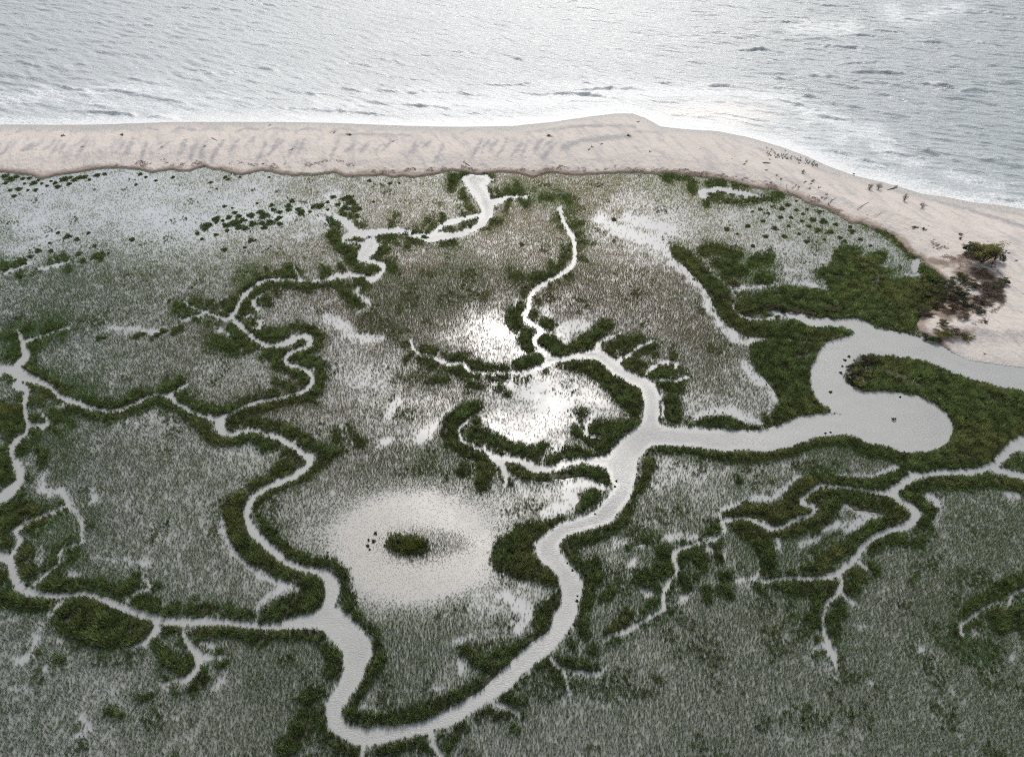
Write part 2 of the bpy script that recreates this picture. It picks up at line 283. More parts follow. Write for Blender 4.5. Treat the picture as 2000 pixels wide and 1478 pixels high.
# banks of dense, tall cordgrass
BANKS = parse('''
1320 492 10, 1345 510 14, 1365 530 14, 1385 555 14, 1405 580 16, 1415 605 16, 1435 627 14, 1470 642 14, 1510 648 16, 1560 648 16, 1610 652 12, 1652 650 9
1375 490 11, 1395 488 10
1410 490 10, 1440 500 10
1395 517 7, 1430 520 8
1420 537 10, 1450 530 9
1470 515 8, 1500 506 10
1485 545 10, 1500 548 10
1470 605 5, 1530 604 6
1270 878 5, 1320 878 6, 1370 884 7, 1400 892 8, 1430 895 9, 1480 894 9, 1530 887 8, 1570 875 7, 1600 862 8, 1650 865 9, 1700 885 9
1262 885 4, 1268 905 10, 1262 930 9, 1250 952 8
1238 965 7, 1230 985 8, 1225 1008 9, 1195 1033 9, 1150 1052 9, 1110 1062 9, 1118 1085 8, 1138 1112 8, 1150 1150 8, 1145 1180 9, 1138 1210 9, 1140 1240 9
1205 997 4, 1180 1022 2
1485 1060 18, 1500 1090 16, 1500 1120 9
1625 938 7, 1670 946 8, 1720 946 9, 1760 925 9
1592 930 6, 1600 938 5
1770 965 11, 1800 950 9, 1850 942 10, 1900 942 11, 1950 944 9, 2000 953 12, 2080 975 12
1785 975 7, 1810 990 9, 1822 1005 7, 1803 1022 9, 1785 1035 6
1700 1078 6, 1715 1062 9, 1745 1052 11, 1775 1055 10, 1800 1058 6
1600 1097 8, 1630 1082 13, 1660 1072 11
1575 1115 10, 1620 1112 9
1545 1121 6
1515 1145 7, 1560 1150 13, 1600 1150 15, 1620 1142 8, 1610 1168 10, 1595 1185 9
1575 1205 6, 1590 1215 5
1662 1120 9, 1678 1122 13, 1665 1148 11, 1658 1165 7
1700 1105 5, 1710 1118 6
1637 1180 9, 1640 1198 9
1890 1190 9, 1930 1170 9, 1960 1148 13, 1985 1140 11
1880 1203 6
1940 1205 15, 1990 1195 14
1950 1228 13, 1990 1215 12, 2050 1220 16
1862 1238 10
1893 1222 5
1015 600 8, 1005 620 13, 1010 634 12
1030 652 11, 1025 668 12, 1035 682 8
1045 614 8
1068 632 9, 1078 640 6
1010 714 8, 1040 706 9, 1055 700 6
925 715 7, 960 720 6, 985 718 6
885 700 6, 905 700 6
880 722 7, 905 730 7, 930 734 5
835 702 6, 850 710 9
850 685 4, 825 682 5
866 692 5
960 739 7, 985 738 6
915 752 6, 940 756 4
840 745 5, 870 742 5
976 757 6
990 771 6
1040 547 6, 1055 545 8, 1078 538 5, 1095 518 5, 1105 495 5
1000 541 2, 1020 545 3
1028 566 7, 1022 575 6
1180 692 8, 1200 677 10, 1225 665 7
1222 688 6, 1240 668 7, 1250 660 4
1250 687 5, 1276 677 6
1218 706 7, 1235 716 12, 1250 727 8
1270 733 6, 1285 725 10, 1305 728 7
1292 752 6, 1310 755 12, 1325 760 7
1300 785 7, 1312 790 15, 1315 815 12
1280 800 6, 1287 816 6
1350 826 5, 1400 826 9, 1440 832 7, 1480 839 5
930 797 9, 905 807 14, 885 827 18, 882 850 18, 898 870 16, 930 890 14, 950 900 10
948 922 18, 942 945 14
905 920 13
922 845 12, 950 855 12, 985 868 11, 1020 882 10, 1045 885 10, 1060 872 8
930 822 8
1090 893 6, 1115 882 9, 1145 886 7, 1168 892 5
990 905 6, 1010 920 9, 1040 931 8, 1090 929 8, 1140 922 9, 1172 930 11, 1182 941 7
1130 992 8, 1150 975 12, 1168 965 8
1080 1015 5, 1098 1012 4
1090 1163 7, 1078 1180 12, 1062 1200 14, 1055 1222 11
1080 1215 4, 1068 1232 5, 1040 1247 8, 1010 1262 9, 975 1277 8, 955 1283 4
1010 1280 5, 985 1300 6
963 1310 12, 935 1290 12, 908 1272 11
955 1330 11, 915 1350 11, 870 1372 11, 820 1392 12, 770 1402 13, 720 1405 11, 692 1402 9, 680 1390 6
692 1375 8, 706 1352 6, 720 1325 8
725 1312 11, 738 1290 10, 738 1250 7, 725 1227 7, 702 1207 7, 680 1182 9, 676 1150 10, 670 1122 9, 645 1102 8, 600 1093 7, 565 1078 7, 545 1060 5, 532 1040 6, 518 1030 7, 507 1012 5, 500 990 5, 515 972 5
520 968 5, 548 955 5, 582 940 5, 612 920 6, 640 895 8, 665 880 6
490 950 7, 512 940 9, 524 940 8
535 925 11, 560 912 12, 580 900 10, 575 882 9, 552 868 9, 520 862 8, 490 852 5, 460 862 7, 432 862 10, 405 850 10, 390 828 12, 362 806 9, 337 790 9, 300 785 8, 260 800 7, 220 814 8, 180 812 8, 150 800 7, 125 808 8, 113 820 6
140 826 6
448 830 7, 462 817 7, 500 802 8, 540 791 8, 590 777 7, 617 765 7, 625 740 7, 626 715 8, 603 705 7, 582 697 7
593 688 8, 615 682 5, 622 665 7, 612 647 6, 582 640 5, 562 641 5
480 822 7, 520 827 8, 560 840 9, 590 857 10, 620 876 9, 655 882 5
698 862 10, 708 866 8
658 860 8, 655 845 5
683 840 5
498 650 8, 530 656 9, 552 655 6
577 678 6, 592 670 5
558 682 7, 540 692 11, 522 692 9
540 712 7, 562 722 5, 590 735 7, 598 748 5
575 760 4, 540 748 5
453 640 6, 462 655 8, 482 675 7
425 668 8, 460 686 6
450 604 5, 458 590 4
478 570 4, 500 556 4, 540 541 4, 572 536 4
564 527 6
478 606 7, 482 590 5, 492 577 3, 505 566 4, 530 556 3
560 556 4, 600 560 5, 640 555 4, 680 560 5
700 548 7, 715 557 5
688 588 7, 702 597 7, 672 572 5
712 566 3
650 462 12, 665 480 11, 682 495 13, 690 510 9
740 493 8, 753 485 7
728 524 7, 718 535 5
762 520 7, 772 532 4
684 472 4, 706 483 3
885 352 9, 880 366 7
905 344 6, 915 340 3
942 347 5, 955 348 4
903 378 3, 912 396 5
920 412 6
860 478 5, 885 474 7
800 470 6, 825 476 5
735 462 5, 760 465 6
315 765 4, 335 758 7, 353 747 5
278 768 5, 260 775 6, 240 790 6, 210 793 6, 180 786 4, 165 776 4
140 762 4, 130 766 7, 110 754 6, 78 737 5, 60 720 6
362 768 4, 352 780 4, 378 790 6, 400 800 7, 440 803 7, 470 790 5, 500 778 4, 540 769 4
70 820 8
75 785 7
80 762 4, 100 773 5, 122 785 4
20 855 6
60 640 5, 52 648 6
90 650 5, 118 640 6
62 680 5, 75 675 5
8 885 8, 14 910 12, 10 935 12
85 900 9, 80 885 8
55 868 5, 40 880 3
55 1035 6, 80 1017 7, 100 1005 4
14 1060 13
50 1065 7, 55 1090 11, 62 1125 9
38 1100 3, 45 1125 6
92 1110 7, 112 1095 5
95 1140 12, 130 1145 11, 168 1142 6
190 1142 7, 232 1152 9, 262 1142 7
280 1168 10, 295 1182 12, 310 1192 5
340 1190 9
372 1192 8, 400 1190 10, 425 1188 5
445 1188 7
470 1198 7, 488 1202 6
15 1170 16, 60 1182 13, 100 1182 9
8 1130 10
318 1232 9, 350 1228 8
325 1282 19, 345 1300 15, 362 1310 8
388 1238 9, 430 1234 8, 480 1240 8, 540 1238 10, 590 1238 12, 622 1244 11
638 1270 12, 655 1290 14, 645 1318 12
620 1352 14, 598 1365 10
600 1400 18, 580 1440 18, 560 1465 14
628 1390 6, 632 1428 8, 655 1452 10, 685 1470 10
740 1470 9, 800 1456 10, 832 1462 8
872 1462 8, 890 1432 9, 905 1420 7
400 1320 12, 380 1345 8
430 1298 5, 452 1292 4
375 1352 8
275 1366 6, 300 1358 5
70 1275 7
115 1290 5
215 1390 8, 235 1395 6
520 1250 10, 490 1255 8
935 1402 7, 952 1392 8, 990 1400 9
1003 1422 7
1003 1350 4, 985 1362 8, 1020 1372 5
1050 1302 4, 1072 1300 6, 1085 1318 7, 1104 1340 7
1092 1287 8, 1120 1300 8, 1150 1302 7
1120 1265 6, 1112 1250 4
1157 1270 9
1165 1128 10, 1160 1100 8
1225 1205 11, 1202 1225 9, 1182 1237 5
1190 1160 10, 1175 1170 6
1243 1132 9, 1280 1120 10, 1310 1105 6
1262 1142 6
1275 1177 10, 1262 1182 6
1290 1075 9, 1298 1088 9
1335 1090 9, 1358 1085 10, 1370 1104 9
1330 1128 7, 1345 1152 9
1362 1127 7
1380 1152 9
1415 1127 11
1412 1155 12, 1428 1165 7
1400 1068 8, 1404 1095 7
1265 1055 7, 1230 1065 5
1380 1172 6
1283 1207 8
1310 1192 8
1443 1000 8, 1460 985 6
1387 1038 8, 1398 1020 5
1455 982 6
1365 1052 4, 1390 1042 5
1645 804 3, 1703 813 4
1660 756 5, 1700 762 6
1690 440 4, 1730 455 5, 1755 475 6, 1775 495 6, 1783 503 4
1387 381 3, 1405 390 3, 1440 394 3.5, 1482 392 4, 1524 383 5
1300 348 4, 1340 350 4
1350 358 5, 1352 370 4
1385 360 4, 1410 358 4
1095 385 4, 1110 395 6
1062 390 3, 1075 388 4
1795 525 7, 1815 535 9, 1835 545 8
505 870 6, 530 875 5
1440 940 6
775 1065 14, 800 1068 17, 830 1070 13
''')
BANK_POLYS = parse('''
1470 680, 1480 668, 1540 664, 1600 658, 1655 654, 1640 664, 1605 682, 1590 705, 1583 735, 1585 760, 1600 785, 1635 802, 1600 808, 1555 815, 1520 832, 1492 838, 1495 815, 1510 800, 1522 785, 1508 760, 1490 735, 1470 705
1636 490, 1655 483, 1680 490, 1683 505, 1700 500, 1725 495, 1730 510, 1712 522, 1735 530, 1730 548, 1760 552, 1775 545, 1800 550, 1830 565, 1850 590, 1830 610, 1790 625, 1785 650, 1740 645, 1700 630, 1650 618, 1600 620, 1560 605, 1500 600, 1455 600, 1440 592, 1480 582, 1520 570, 1560 570, 1620 574, 1612 550, 1597 540, 1600 530, 1625 520
1684 693, 1730 693, 1770 697, 1825 711, 1860 727, 1892 738, 1940 752, 2010 768, 2150 800, 2150 830, 2010 850, 1982 855, 1960 875, 1950 895, 1930 908, 1880 915, 1830 915, 1790 920, 1760 916, 1770 906, 1740 902, 1700 892, 1660 872, 1640 857, 1668 853, 1735 875, 1798 886, 1851 867, 1862 846, 1851 810, 1800 777, 1730 765, 1690 766, 1700 740, 1705 715
1590 937, 1570 938, 1540 957, 1530 977, 1500 987, 1450 988, 1415 1002, 1420 1010, 1450 1010, 1490 1015, 1505 1028, 1530 1022, 1555 1010, 1580 1000, 1580 992, 1558 985, 1560 972, 1590 950
1600 957, 1650 958, 1720 967, 1750 977, 1775 1000, 1770 1018, 1740 1030, 1710 1040, 1680 1065, 1660 1070, 1660 1052, 1690 1032, 1710 1018, 1735 1010, 1700 1000, 1665 995, 1652 982, 1640 995, 1620 1015, 1598 1045, 1580 1048, 1590 1030, 1560 1045, 1530 1052, 1490 1045, 1450 1058, 1430 1030, 1420 1018, 1460 1020, 1490 1037, 1520 1038, 1560 1022, 1595 1005, 1597 985, 1577 975, 1585 960
1110 714, 1150 706, 1180 714, 1210 735, 1240 747, 1253 765, 1255 790, 1245 815, 1230 810, 1205 785, 1190 765, 1165 745, 1140 728, 1110 722
1150 840, 1180 826, 1243 824, 1238 840, 1210 858, 1190 885, 1175 888, 1150 870, 1120 850, 1125 840, 1160 852
1052 667, 1062 655, 1085 665, 1105 675, 1130 668, 1150 652, 1180 632, 1193 636, 1185 650, 1165 670, 1155 686, 1110 690, 1082 694, 1062 680
1090 1017, 1060 1017, 1020 1027, 985 1047, 965 1067, 962 1100, 975 1118, 1000 1128, 1040 1137, 1075 1142, 1092 1150, 1088 1128, 1073 1112, 1055 1102, 1043 1085, 1038 1065, 1060 1042, 1090 1028
520 1197, 530 1187, 560 1167, 592 1156, 572 1143, 590 1133, 560 1130, 520 1117, 480 1092, 452 1062, 440 1022, 436 1000, 447 975, 478 962, 478 975, 474 1000, 477 1030, 493 1050, 518 1080, 558 1107, 598 1121, 624 1127, 633 1140, 633 1165, 623 1187, 580 1201, 530 1208
0 790, 40 795, 52 812, 53 835, 30 842, 0 840
0 985, 40 977, 78 990, 80 1003, 50 1013, 25 1033, 0 1040
128 1174, 170 1167, 210 1182, 260 1202, 302 1217, 298 1230, 270 1258, 215 1270, 160 1258, 122 1235, 107 1207
''')
# half dense thickets (x y r): twice the usual growth
THICK = parse('''
1600 690 16, 1570 720 12
1480 560 60
1740 560 40, 1700 590 40
1590 480 16
1150 1120 40, 1180 1180 50, 1250 1120 50, 1330 1110 50, 1230 1200 30
1480 1080 50, 1600 1070 60
30 660 25, 15 690 20, 100 640 25
110 740 25, 180 760 20
120 850 30, 130 900 25
60 740 5
170 1010 30, 120 1040 40, 130 1080 30
200 1180 60
560 1280 60, 520 1330 40, 600 1350 40
870 1220 60, 800 1250 60, 800 1330 50
480 540 25
420 665 25, 450 690 14
800 740 20, 850 740 20
1000 370 20, 1090 380 20, 1120 420 20
1000 530 30
1740 860 20
1630 895 30, 1580 920 10
1900 1250 50
1050 1330 50, 1130 1300 30
900 560 60, 740 600 60, 760 560 40
480 600 10
1150 1250 20, 1190 1260 14
1600 1180 30, 1560 1190 30
860 890 40, 870 930 30, 800 900 40, 720 930 30
540 1030 12
''')
# relative growth of the open marsh, 100 x 50 survey steps from (0,350)
GROW = '''
322222444556654433333
222222345566644433333
322223445578844353333
445545656667655433333
566555566778876543333
576554466756777755555
665556557535677755555
556654556644578655555
466655545522456555555
455555565432444445566
466555565523554455777
566665666554546777777
566665677654676656666
666666666656776656788
667666666657777767888
777666666667777777888
777766667655887777888
677777777766888878888
677777777776888888888
667777888778888888888
666677888778888888888
676777888888888888888
776778888888888888888
'''.split()
SHORE = [(-700,262),(-300,246),(0,243),(100,244),(200,243),(350,238),(520,238),(650,240),(800,246),(900,248),(1000,246),(1080,238),(1150,228),(1200,222),(1235,222),(1260,230),(1290,247),(1330,252),(1400,256),(1460,268),(1520,285),(1570,303),(1620,325),(1670,343),(1740,360),(1800,378),(1850,385),(1900,395),(1950,400),(2000,408),(2150,428),(2400,470)]
SCARP = [(-700,362),(-300,345),(-100,340),(0,337),(20,338),(40,341),(60,343),(82,351),(100,346),(120,342),(150,338),(170,334),(200,330),(230,329),(260,331),(280,334),(297,339),(315,335),(335,332),(355,336),(372,335),(388,329),(400,326),(418,332),(432,333),(450,338),(472,343),(490,339),(510,334),(530,336),(545,341),(560,342),(575,345),(590,342),(610,344),(630,341),(655,338),(670,345),(690,347),(705,344),(722,345),(745,342),(770,348),(788,344),(805,348),(825,345),(850,341),(880,334),(905,336),(930,342),(950,340),(975,337),(1000,338),(1020,341),(1040,348),(1055,343),(1070,338),(1090,339),(1120,343),(1150,342),(1180,340),(1240,338),(1280,341),(1310,339),(1330,342),(1350,344),(1372,347),(1395,350),(1415,353),(1440,358),(1455,363),(1470,367),(1490,371),(1508,370),(1522,376),(1530,380),(1548,383),(1560,387),(1575,397),(1590,402),(1605,405),(1620,412),(1635,420),(1650,430),(1665,438),(1682,436),(1700,446),(1715,448),(1730,455),(1745,463),(1758,475),(1770,490),(1782,500),(1800,507)]
SAND_BACK = [(1810,520),(1828,532),(1845,548),(1852,565),(1848,590),(1830,602),(1800,617),(1788,635),(1795,650),(1815,658),(1829,667),(1860,690),(1895,706),(1950,714),(2010,722),(2150,738),(2400,762)]
EXPO, SUN_E, SUN_A, SKY_B, GLOW = 0.55, 2.8, 14.0, 5.8, 14.0
import random
# ------------------------------------------------------------------ helpers for objects and materials
def tag(o, label=None, cat=None, group=None, kind=None):
    if label: o['label'] = label
    if cat: o['category'] = cat
    if group: o['group'] = group
    if kind: o['kind'] = kind
    return o
def mesh_np(name, V, quads=None, tris=None, mat=None, smooth=False, attrs=None, color=None):
    me = bpy.data.meshes.new(name)
    V = np.ascontiguousarray(V, np.float32); me.vertices.add(len(V)); me.vertices.foreach_set('co', V.ravel())
    idx = []; tot = []
    if quads is not None and len(quads): idx.append(np.asarray(quads, np.int32).ravel()); tot.append(np.full(len(quads), 4, np.int32))
    if tris is not None and len(tris): idx.append(np.asarray(tris, np.int32).ravel()); tot.append(np.full(len(tris), 3, np.int32))
    idx = np.concatenate(idx); tot = np.concatenate(tot)
    me.loops.add(len(idx)); me.loops.foreach_set('vertex_index', idx)
    me.polygons.add(len(tot)); st = np.zeros(len(tot), np.int32); st[1:] = np.cumsum(tot)[:-1]
    me.polygons.foreach_set('loop_start', st)
    try: me.polygons.foreach_set('loop_total', tot)
    except Exception: pass
    me.update(calc_edges=True)
    if smooth: me.polygons.foreach_set('use_smooth', np.ones(len(tot), bool))
    for k, a in (attrs or {}).items():
        at = me.attributes.new(k, 'FLOAT', 'POINT'); at.data.foreach_set('value', np.ascontiguousarray(a, np.float32).ravel())
    if color is not None:
        at = me.attributes.new('tint', 'FLOAT_COLOR', 'POINT')
        c = np.ones((len(V), 4), np.float32); c[:, :3] = color; at.data.foreach_set('color', c.ravel())
    o = bpy.data.objects.new(name, me); COL.objects.link(o)
    if mat: me.materials.append(mat)
    return o
def grid_np(xs, ys):
    X, Y = np.meshgrid(xs, ys); nx, ny = len(xs), len(ys)
    i = np.arange(nx * ny).reshape(ny, nx)
    Q = np.stack([i[:-1, :-1], i[:-1, 1:], i[1:, 1:], i[1:, :-1]], -1).reshape(-1, 4)
    return X.ravel(), Y.ravel(), Q
def axis(lo, hi, step, far_lo, far_hi):
    a = list(np.arange(lo, hi + step * .5, step))
    s = step; x = a[-1]
    while x < far_hi: s *= 1.35; x += s; a.append(x)
    s = step; x = a[0]; pre = []
    while x > far_lo: s *= 1.35; x -= s; pre.append(x)
    return np.array(pre[::-1] + a)
def plinedist(X, Y, P):
    X = X.astype(np.float32); Y = Y.astype(np.float32)
    out = np.full(X.shape, 1e9, np.float32)
    P = np.asarray(P, np.float32)
    for a, b in zip(P[:-1], P[1:]):
        dx, dy = b - a; L = dx * dx + dy * dy + 1e-9
        t = np.clip(((X - a[0]) * dx + (Y - a[1]) * dy) / L, 0, 1)
        np.minimum(out, (X - a[0] - t * dx) ** 2 + (Y - a[1] - t * dy) ** 2, out=out)
    return np.sqrt(out)
def inpoly(X, Y, P):
    P = np.asarray(P); ins = np.zeros(X.shape, bool)
    for a, b in zip(P, np.roll(P, -1, 0)):
        if a[1] == b[1]: continue
        ins ^= ((a[1] > Y) != (b[1] > Y)) & (X < (b[0] - a[0]) * (Y - a[1]) / (b[1] - a[1]) + a[0])
    return ins
def toworld(P):
    x, y = ground([p[0] for p in P], [p[1] for p in P]); return np.stack([x, y], 1)
# ---- node helpers
def mat_new(name):
    m = bpy.data.materials.new(name); m.use_nodes = True; nt = m.node_tree; nt.nodes.clear()
    out = nt.nodes.new('ShaderNodeOutputMaterial'); p = nt.nodes.new('ShaderNodeBsdfPrincipled')
    nt.links.new(p.outputs[0], out.inputs[0]); return m, nt, p, out
def N(nt, t, **k):
    n = nt.nodes.new(t)
    for a, b in k.items(): setattr(n, a, b)
    return n
def put(nt, sock, v):
    if hasattr(v, 'is_output') or hasattr(v, 'links'): nt.links.new(v, sock)
    else: sock.default_value = v
def math_(nt, op, a, b=0.0, c=0.0, clamp=False):
    n = N(nt, 'ShaderNodeMath', operation=op, use_clamp=clamp); put(nt, n.inputs[0], a); put(nt, n.inputs[1], b); put(nt, n.inputs[2], c); return n.outputs[0]
def ramp(nt, x, a, b, c=0.0, d=1.0):
    n = N(nt, 'ShaderNodeMapRange'); n.clamp = True
    for i, v in enumerate((x, a, b, c, d)): put(nt, n.inputs[i], v)
    return n.outputs[0]
def mix(nt, f, a, b):
    n = N(nt, 'ShaderNodeMix', data_type='RGBA'); put(nt, n.inputs[0], f); put(nt, n.inputs[6], a); put(nt, n.inputs[7], b); return n.outputs[2]
def attr(nt, name, out='Fac'):
    return N(nt, 'ShaderNodeAttribute', attribute_name=name).outputs[out]
def noise(nt, scale, detail=3, rough=.55, vec=None, stretch=None, dist=0.0, rot=0.0):
    tc = N(nt, 'ShaderNodeNewGeometry').outputs['Position'] if vec is None else vec
    if stretch or rot:
        mp = N(nt, 'ShaderNodeMapping', vector_type='TEXTURE'); nt.links.new(tc, mp.inputs[0]); mp.inputs[3].default_value = tuple(1 / q for q in (stretch or (1, 1, 1))); mp.inputs[2].default_value = (0, 0, rot); tc = mp.outputs[0]
    n = N(nt, 'ShaderNodeTexNoise'); nt.links.new(tc, n.inputs['Vector']); n.inputs['Scale'].default_value = scale
    n.inputs['Detail'].default_value = detail; n.inputs['Roughness'].default_value = rough; n.inputs['Distortion'].default_value = dist
    return n.outputs['Fac']
def bump(nt, p, h, dist, strength=1.0, prev=None):
    b = N(nt, 'ShaderNodeBump'); put(nt, b.inputs['Height'], h); b.inputs['Distance'].default_value = dist; put(nt, b.inputs['Strength'], strength)
    if prev is not None: nt.links.new(prev, b.inputs['Normal'])
    nt.links.new(b.outputs[0], p.inputs['Normal']); return b.outputs[0]
# ------------------------------------------------------------------ fields
Wf = newfield(); poly(Wf, RIVER, smooth=False)
for s in CREEKS: stroke(Wf, [(a, b, max(.9, c - (1.3 if c <= 6 else .6))) for a, b, c in s])
Tf = newfield(); Sf = newfield()
for s in TRACKS: stroke(Sf if max(q[2] for q in s) >= 13 else Tf, s)
Df = newfield()
for s in BANKS: stroke(Df, s)
for s in BANK_POLYS: poly(Df, s)
rf_ = random.Random(21)
for s in CREEKS:
    s = smooth_pts(s); acc = 0
    for a, b in zip(s[:-1], s[1:]):
        L = math.hypot(b[0] - a[0], b[1] - a[1]); acc += L
        if acc < 11 or L < .5 or a[2] > 10 or a[1] < 360: continue
        acc = 0
        for sg in (-1, 1):
            if rf_.random() < .45: continue
            nx, ny = -(b[1] - a[1]) / L * sg, (b[0] - a[0]) / L * sg; ln_ = 9 + 20 * rf_.random() ** 1.6; t_ = rf_.uniform(-.6, .6)
            dx, dy = nx + t_ * (b[0] - a[0]) / L, ny + t_ * (b[1] - a[1]) / L
            x0, y0 = a[0] + nx * (a[2] + 3), a[1] + ny * (a[2] + 3)
            stroke(Df, [(x0, y0, 3.2), (x0 + dx * ln_ * .5, y0 + dy * ln_ * .5 * .8, 2.0), (x0 + dx * ln_, y0 + dy * ln_ * .8, .4)])
Kf = newfield()
for s in THICK: stroke(Kf, s)
Gr = np.array([[int(c) for c in r] for r in GROW], np.float32)
def grow(u, v):
    x = np.clip(u / 100, 0, 19.999); y = np.clip((v - 350) / 50, 0, Gr.shape[0] - 1.001)
    xi = x.astype(int); yi = y.astype(int); fx = x - xi; fy = y - yi
    return (Gr[yi, xi] * (1 - fx) + Gr[yi, xi + 1] * fx) * (1 - fy) + (Gr[yi + 1, xi] * (1 - fx) + Gr[yi + 1, xi + 1] * fx) * fy
shoreW = toworld(SHORE); backW = toworld(SCARP + SAND_BACK)
sandW = np.concatenate([shoreW, backW[::-1]])
seaW = np.concatenate([shoreW, [[3000, shoreW[-1, 1]], [3000, 9000], [-3000, 9000], [-3000, shoreW[0, 1]]]])
# ------------------------------------------------------------------ ground sheet
xs = axis(-186, 186, .42, -1500, 1500); ys = axis(30, 238, .42, -300, 3500)
X, Y, Q = grid_np(xs, ys)
u, v = sheet(X, Y)
W = look(Wf, u, v); D = look(Df, u, v)
near = (Y > 92) & (Y < 420)
dsh = np.full(X.shape, 99., np.float32); dbk = dsh.copy(); ins = np.zeros(X.shape, bool)
dsh[near] = plinedist(X[near], Y[near], shoreW); dbk[near] = plinedist(X[near], Y[near], backW)
ins[near] = inpoly(X[near], Y[near], sandW)
sea = inpoly(X, Y, seaW)
jn = fbm(X, Y, 1.6, 3, 2) - .5
bank = sstep(2.5, -2.5, D + jn * 7) * sstep(0, 3, W + jn * 3)
edgeband = sstep(9, 2, W) * sstep(0, 2.5, W) * .16
z = -.30 + .42 * bank + edgeband * 0
z = np.where(W < 0, -.35 + np.maximum(W, -12) * .06, z)
un = fbm(X, Y, 9, 11, 3) - .5
prof = np.minimum(.085 * dsh, 1.5) + un * .5 * sstep(3, 14, dsh) + (fbm(X * 1.0 + Y * .45, Y * .30, 2.6, 21, 3) - .5) * .34 * sstep(4, 12, dsh)
inl = sstep(1835, 1880, u) * sstep(640, 680, v)
foot = .42 * (1 - inl) + .02 + (.14 - .08 * inl) * dbk + (fbm(X, Y, 1.1, 33, 2) - .5) * .25 * (1 - inl)
prof = np.where(ins, np.minimum(prof, foot), prof)
z = np.where(ins, prof, z)
z = np.where(sea, -.055 * dsh - .02, z); z = np.maximum(z, -5)
z = np.where((Y > 420) | ((Y > 238) & sea), -4, z)
scarp = np.where(ins, np.exp(-dbk / (.5 + 2.2 * fbm(X, Y, 7, 35, 2))) * (1 - inl), 0) ; wet = np.where(ins, np.maximum(sstep(7.5, .5, dsh + (fbm(X, Y, 9, 37, 2) - .5) * 4), inl * np.exp(-dbk / 2.5)), np.where(sea, 1, 0))
# wind laid grey shell hash on the beach
Gf = newfield()
r2 = np.random.default_rng(5)
for x0 in range(-200, 1130, 19):
    a = r2.random(); yt = 276 + r2.random() * 12; L = 14 + 26 * a; x1 = x0 + r2.normal() * 6
    if r2.random() < .72: stroke(Gf, [(x1, yt, 1.5), (x1 - 5 - 6 * r2.random(), yt + L * .5, 2 + 3 * r2.random()), (x1 - 14 - 8 * r2.random(), yt + L, 1.2)])
for x0 in range(-200, 1010, 62):
    x1 = x0 + r2.normal() * 7; stroke(Gf, [(x1 - 22, 262, 1), (x1 - 10, 255, 2), (x1 + 6, 253, 2.5), (x1 + 24, 258, 1)])
for s in parse('''1030 262 2, 1080 255 3, 1150 250 3, 1240 252 2
1100 300 3, 1130 285 5, 1180 278 6, 1230 275 4
1060 318 3, 1075 300 3, 1085 290 2
660 268 2, 720 266 2, 800 268 2
1480 292 1, 1560 318 2, 1640 345 2
1700 362 2, 1780 380 3, 1850 400 4, 1930 425 4, 2000 450 5
1870 395 2, 1950 412 3, 2010 425 3
1240 262 2, 1300 260 2'''): stroke(Gf, s)
grey = sstep(4, -4, look(Gf, u, v) + (fbm(X, Y, 1.3, 51, 3) - .5) * 9) * ins
Lf = newfield()
for s in parse('''1815 560 14, 1850 580 18, 1880 600 16, 1850 620 14, 1825 600 14
1870 540 10, 1910 545 14, 1940 570 16, 1930 592 14, 1900 600 14
1895 512 12, 1925 518 12
1835 662 8, 1870 658 8, 1895 655 5
1815 515 6, 1850 520 6, 1880 515 8
1700 448 3, 1740 465 4, 1770 492 5'''): stroke(Lf, s)
litter = sstep(5, -6, look(Lf, u, v) + (fbm(X, Y, 1.4, 56, 3) - .5) * 16) * ins
land, nt, p, out = mat_new('sand_and_mud')
sandc = mix(nt, noise(nt, .12, 4), (.355, .318, .288, 1), (.47, .425, .385, 1))
sandc = mix(nt, math_(nt, 'MULTIPLY', ramp(nt, noise(nt, .35, 5, .6, stretch=(1.4, .35, 1), rot=.35), .48, .66), .7), sandc, (.28, .27, .268, 1))
sandc = mix(nt, math_(nt, 'MULTIPLY', attr(nt, 'grey'), ramp(nt, noise(nt, 1.6, 4, .7), .3, .6, .5, 1)), sandc, (.215, .21, .215, 1))
# drift lines that follow the shore
ln = math_(nt, 'ADD', attr(nt, 'shore'), math_(nt, 'MULTIPLY', noise(nt, .09, 3), 6))
wv = math_(nt, 'SINE', math_(nt, 'MULTIPLY', ln, 2.6))
sandc = mix(nt, math_(nt, 'MULTIPLY', ramp(nt, wv, .8, 1.0, 0, .28), ramp(nt, noise(nt, .2, 3), .42, .62)), sandc, (.30, .275, .255, 1))
# small dark specks of shell and weed
vo = N(nt, 'ShaderNodeTexVoronoi'); nt.links.new(N(nt, 'ShaderNodeNewGeometry').outputs['Position'], vo.inputs['Vector']); vo.inputs['Scale'].default_value = .55
sp_ = math_(nt, 'MULTIPLY', ramp(nt, vo.outputs['Distance'], .10, .16, 1, 0), ramp(nt, noise(nt, .3, 2), .5, .62))
sandc = mix(nt, math_(nt, 'MULTIPLY', sp_, .7), sandc, (.14, .11, .08, 1))
sandc = mix(nt, math_(nt, 'MULTIPLY', attr(nt, 'wet'), .9), sandc, (.25, .235, .215, 1))
sc_ = ramp(nt, math_(nt, 'ADD', attr(nt, 'scarp'), math_(nt, 'MULTIPLY', math_(nt, 'SUBTRACT', noise(nt, 1.1, 4, .65), .5), .8)), .25, .6)
sandc = mix(nt, math_(nt, 'MULTIPLY', sc_, .8), sandc, (.17, .125, .095, 1))
sandc = mix(nt, math_(nt, 'MULTIPLY', attr(nt, 'litter'), .9), sandc, mix(nt, noise(nt, 2.5, 4), (.085, .062, .045, 1), (.20, .145, .11, 1)))
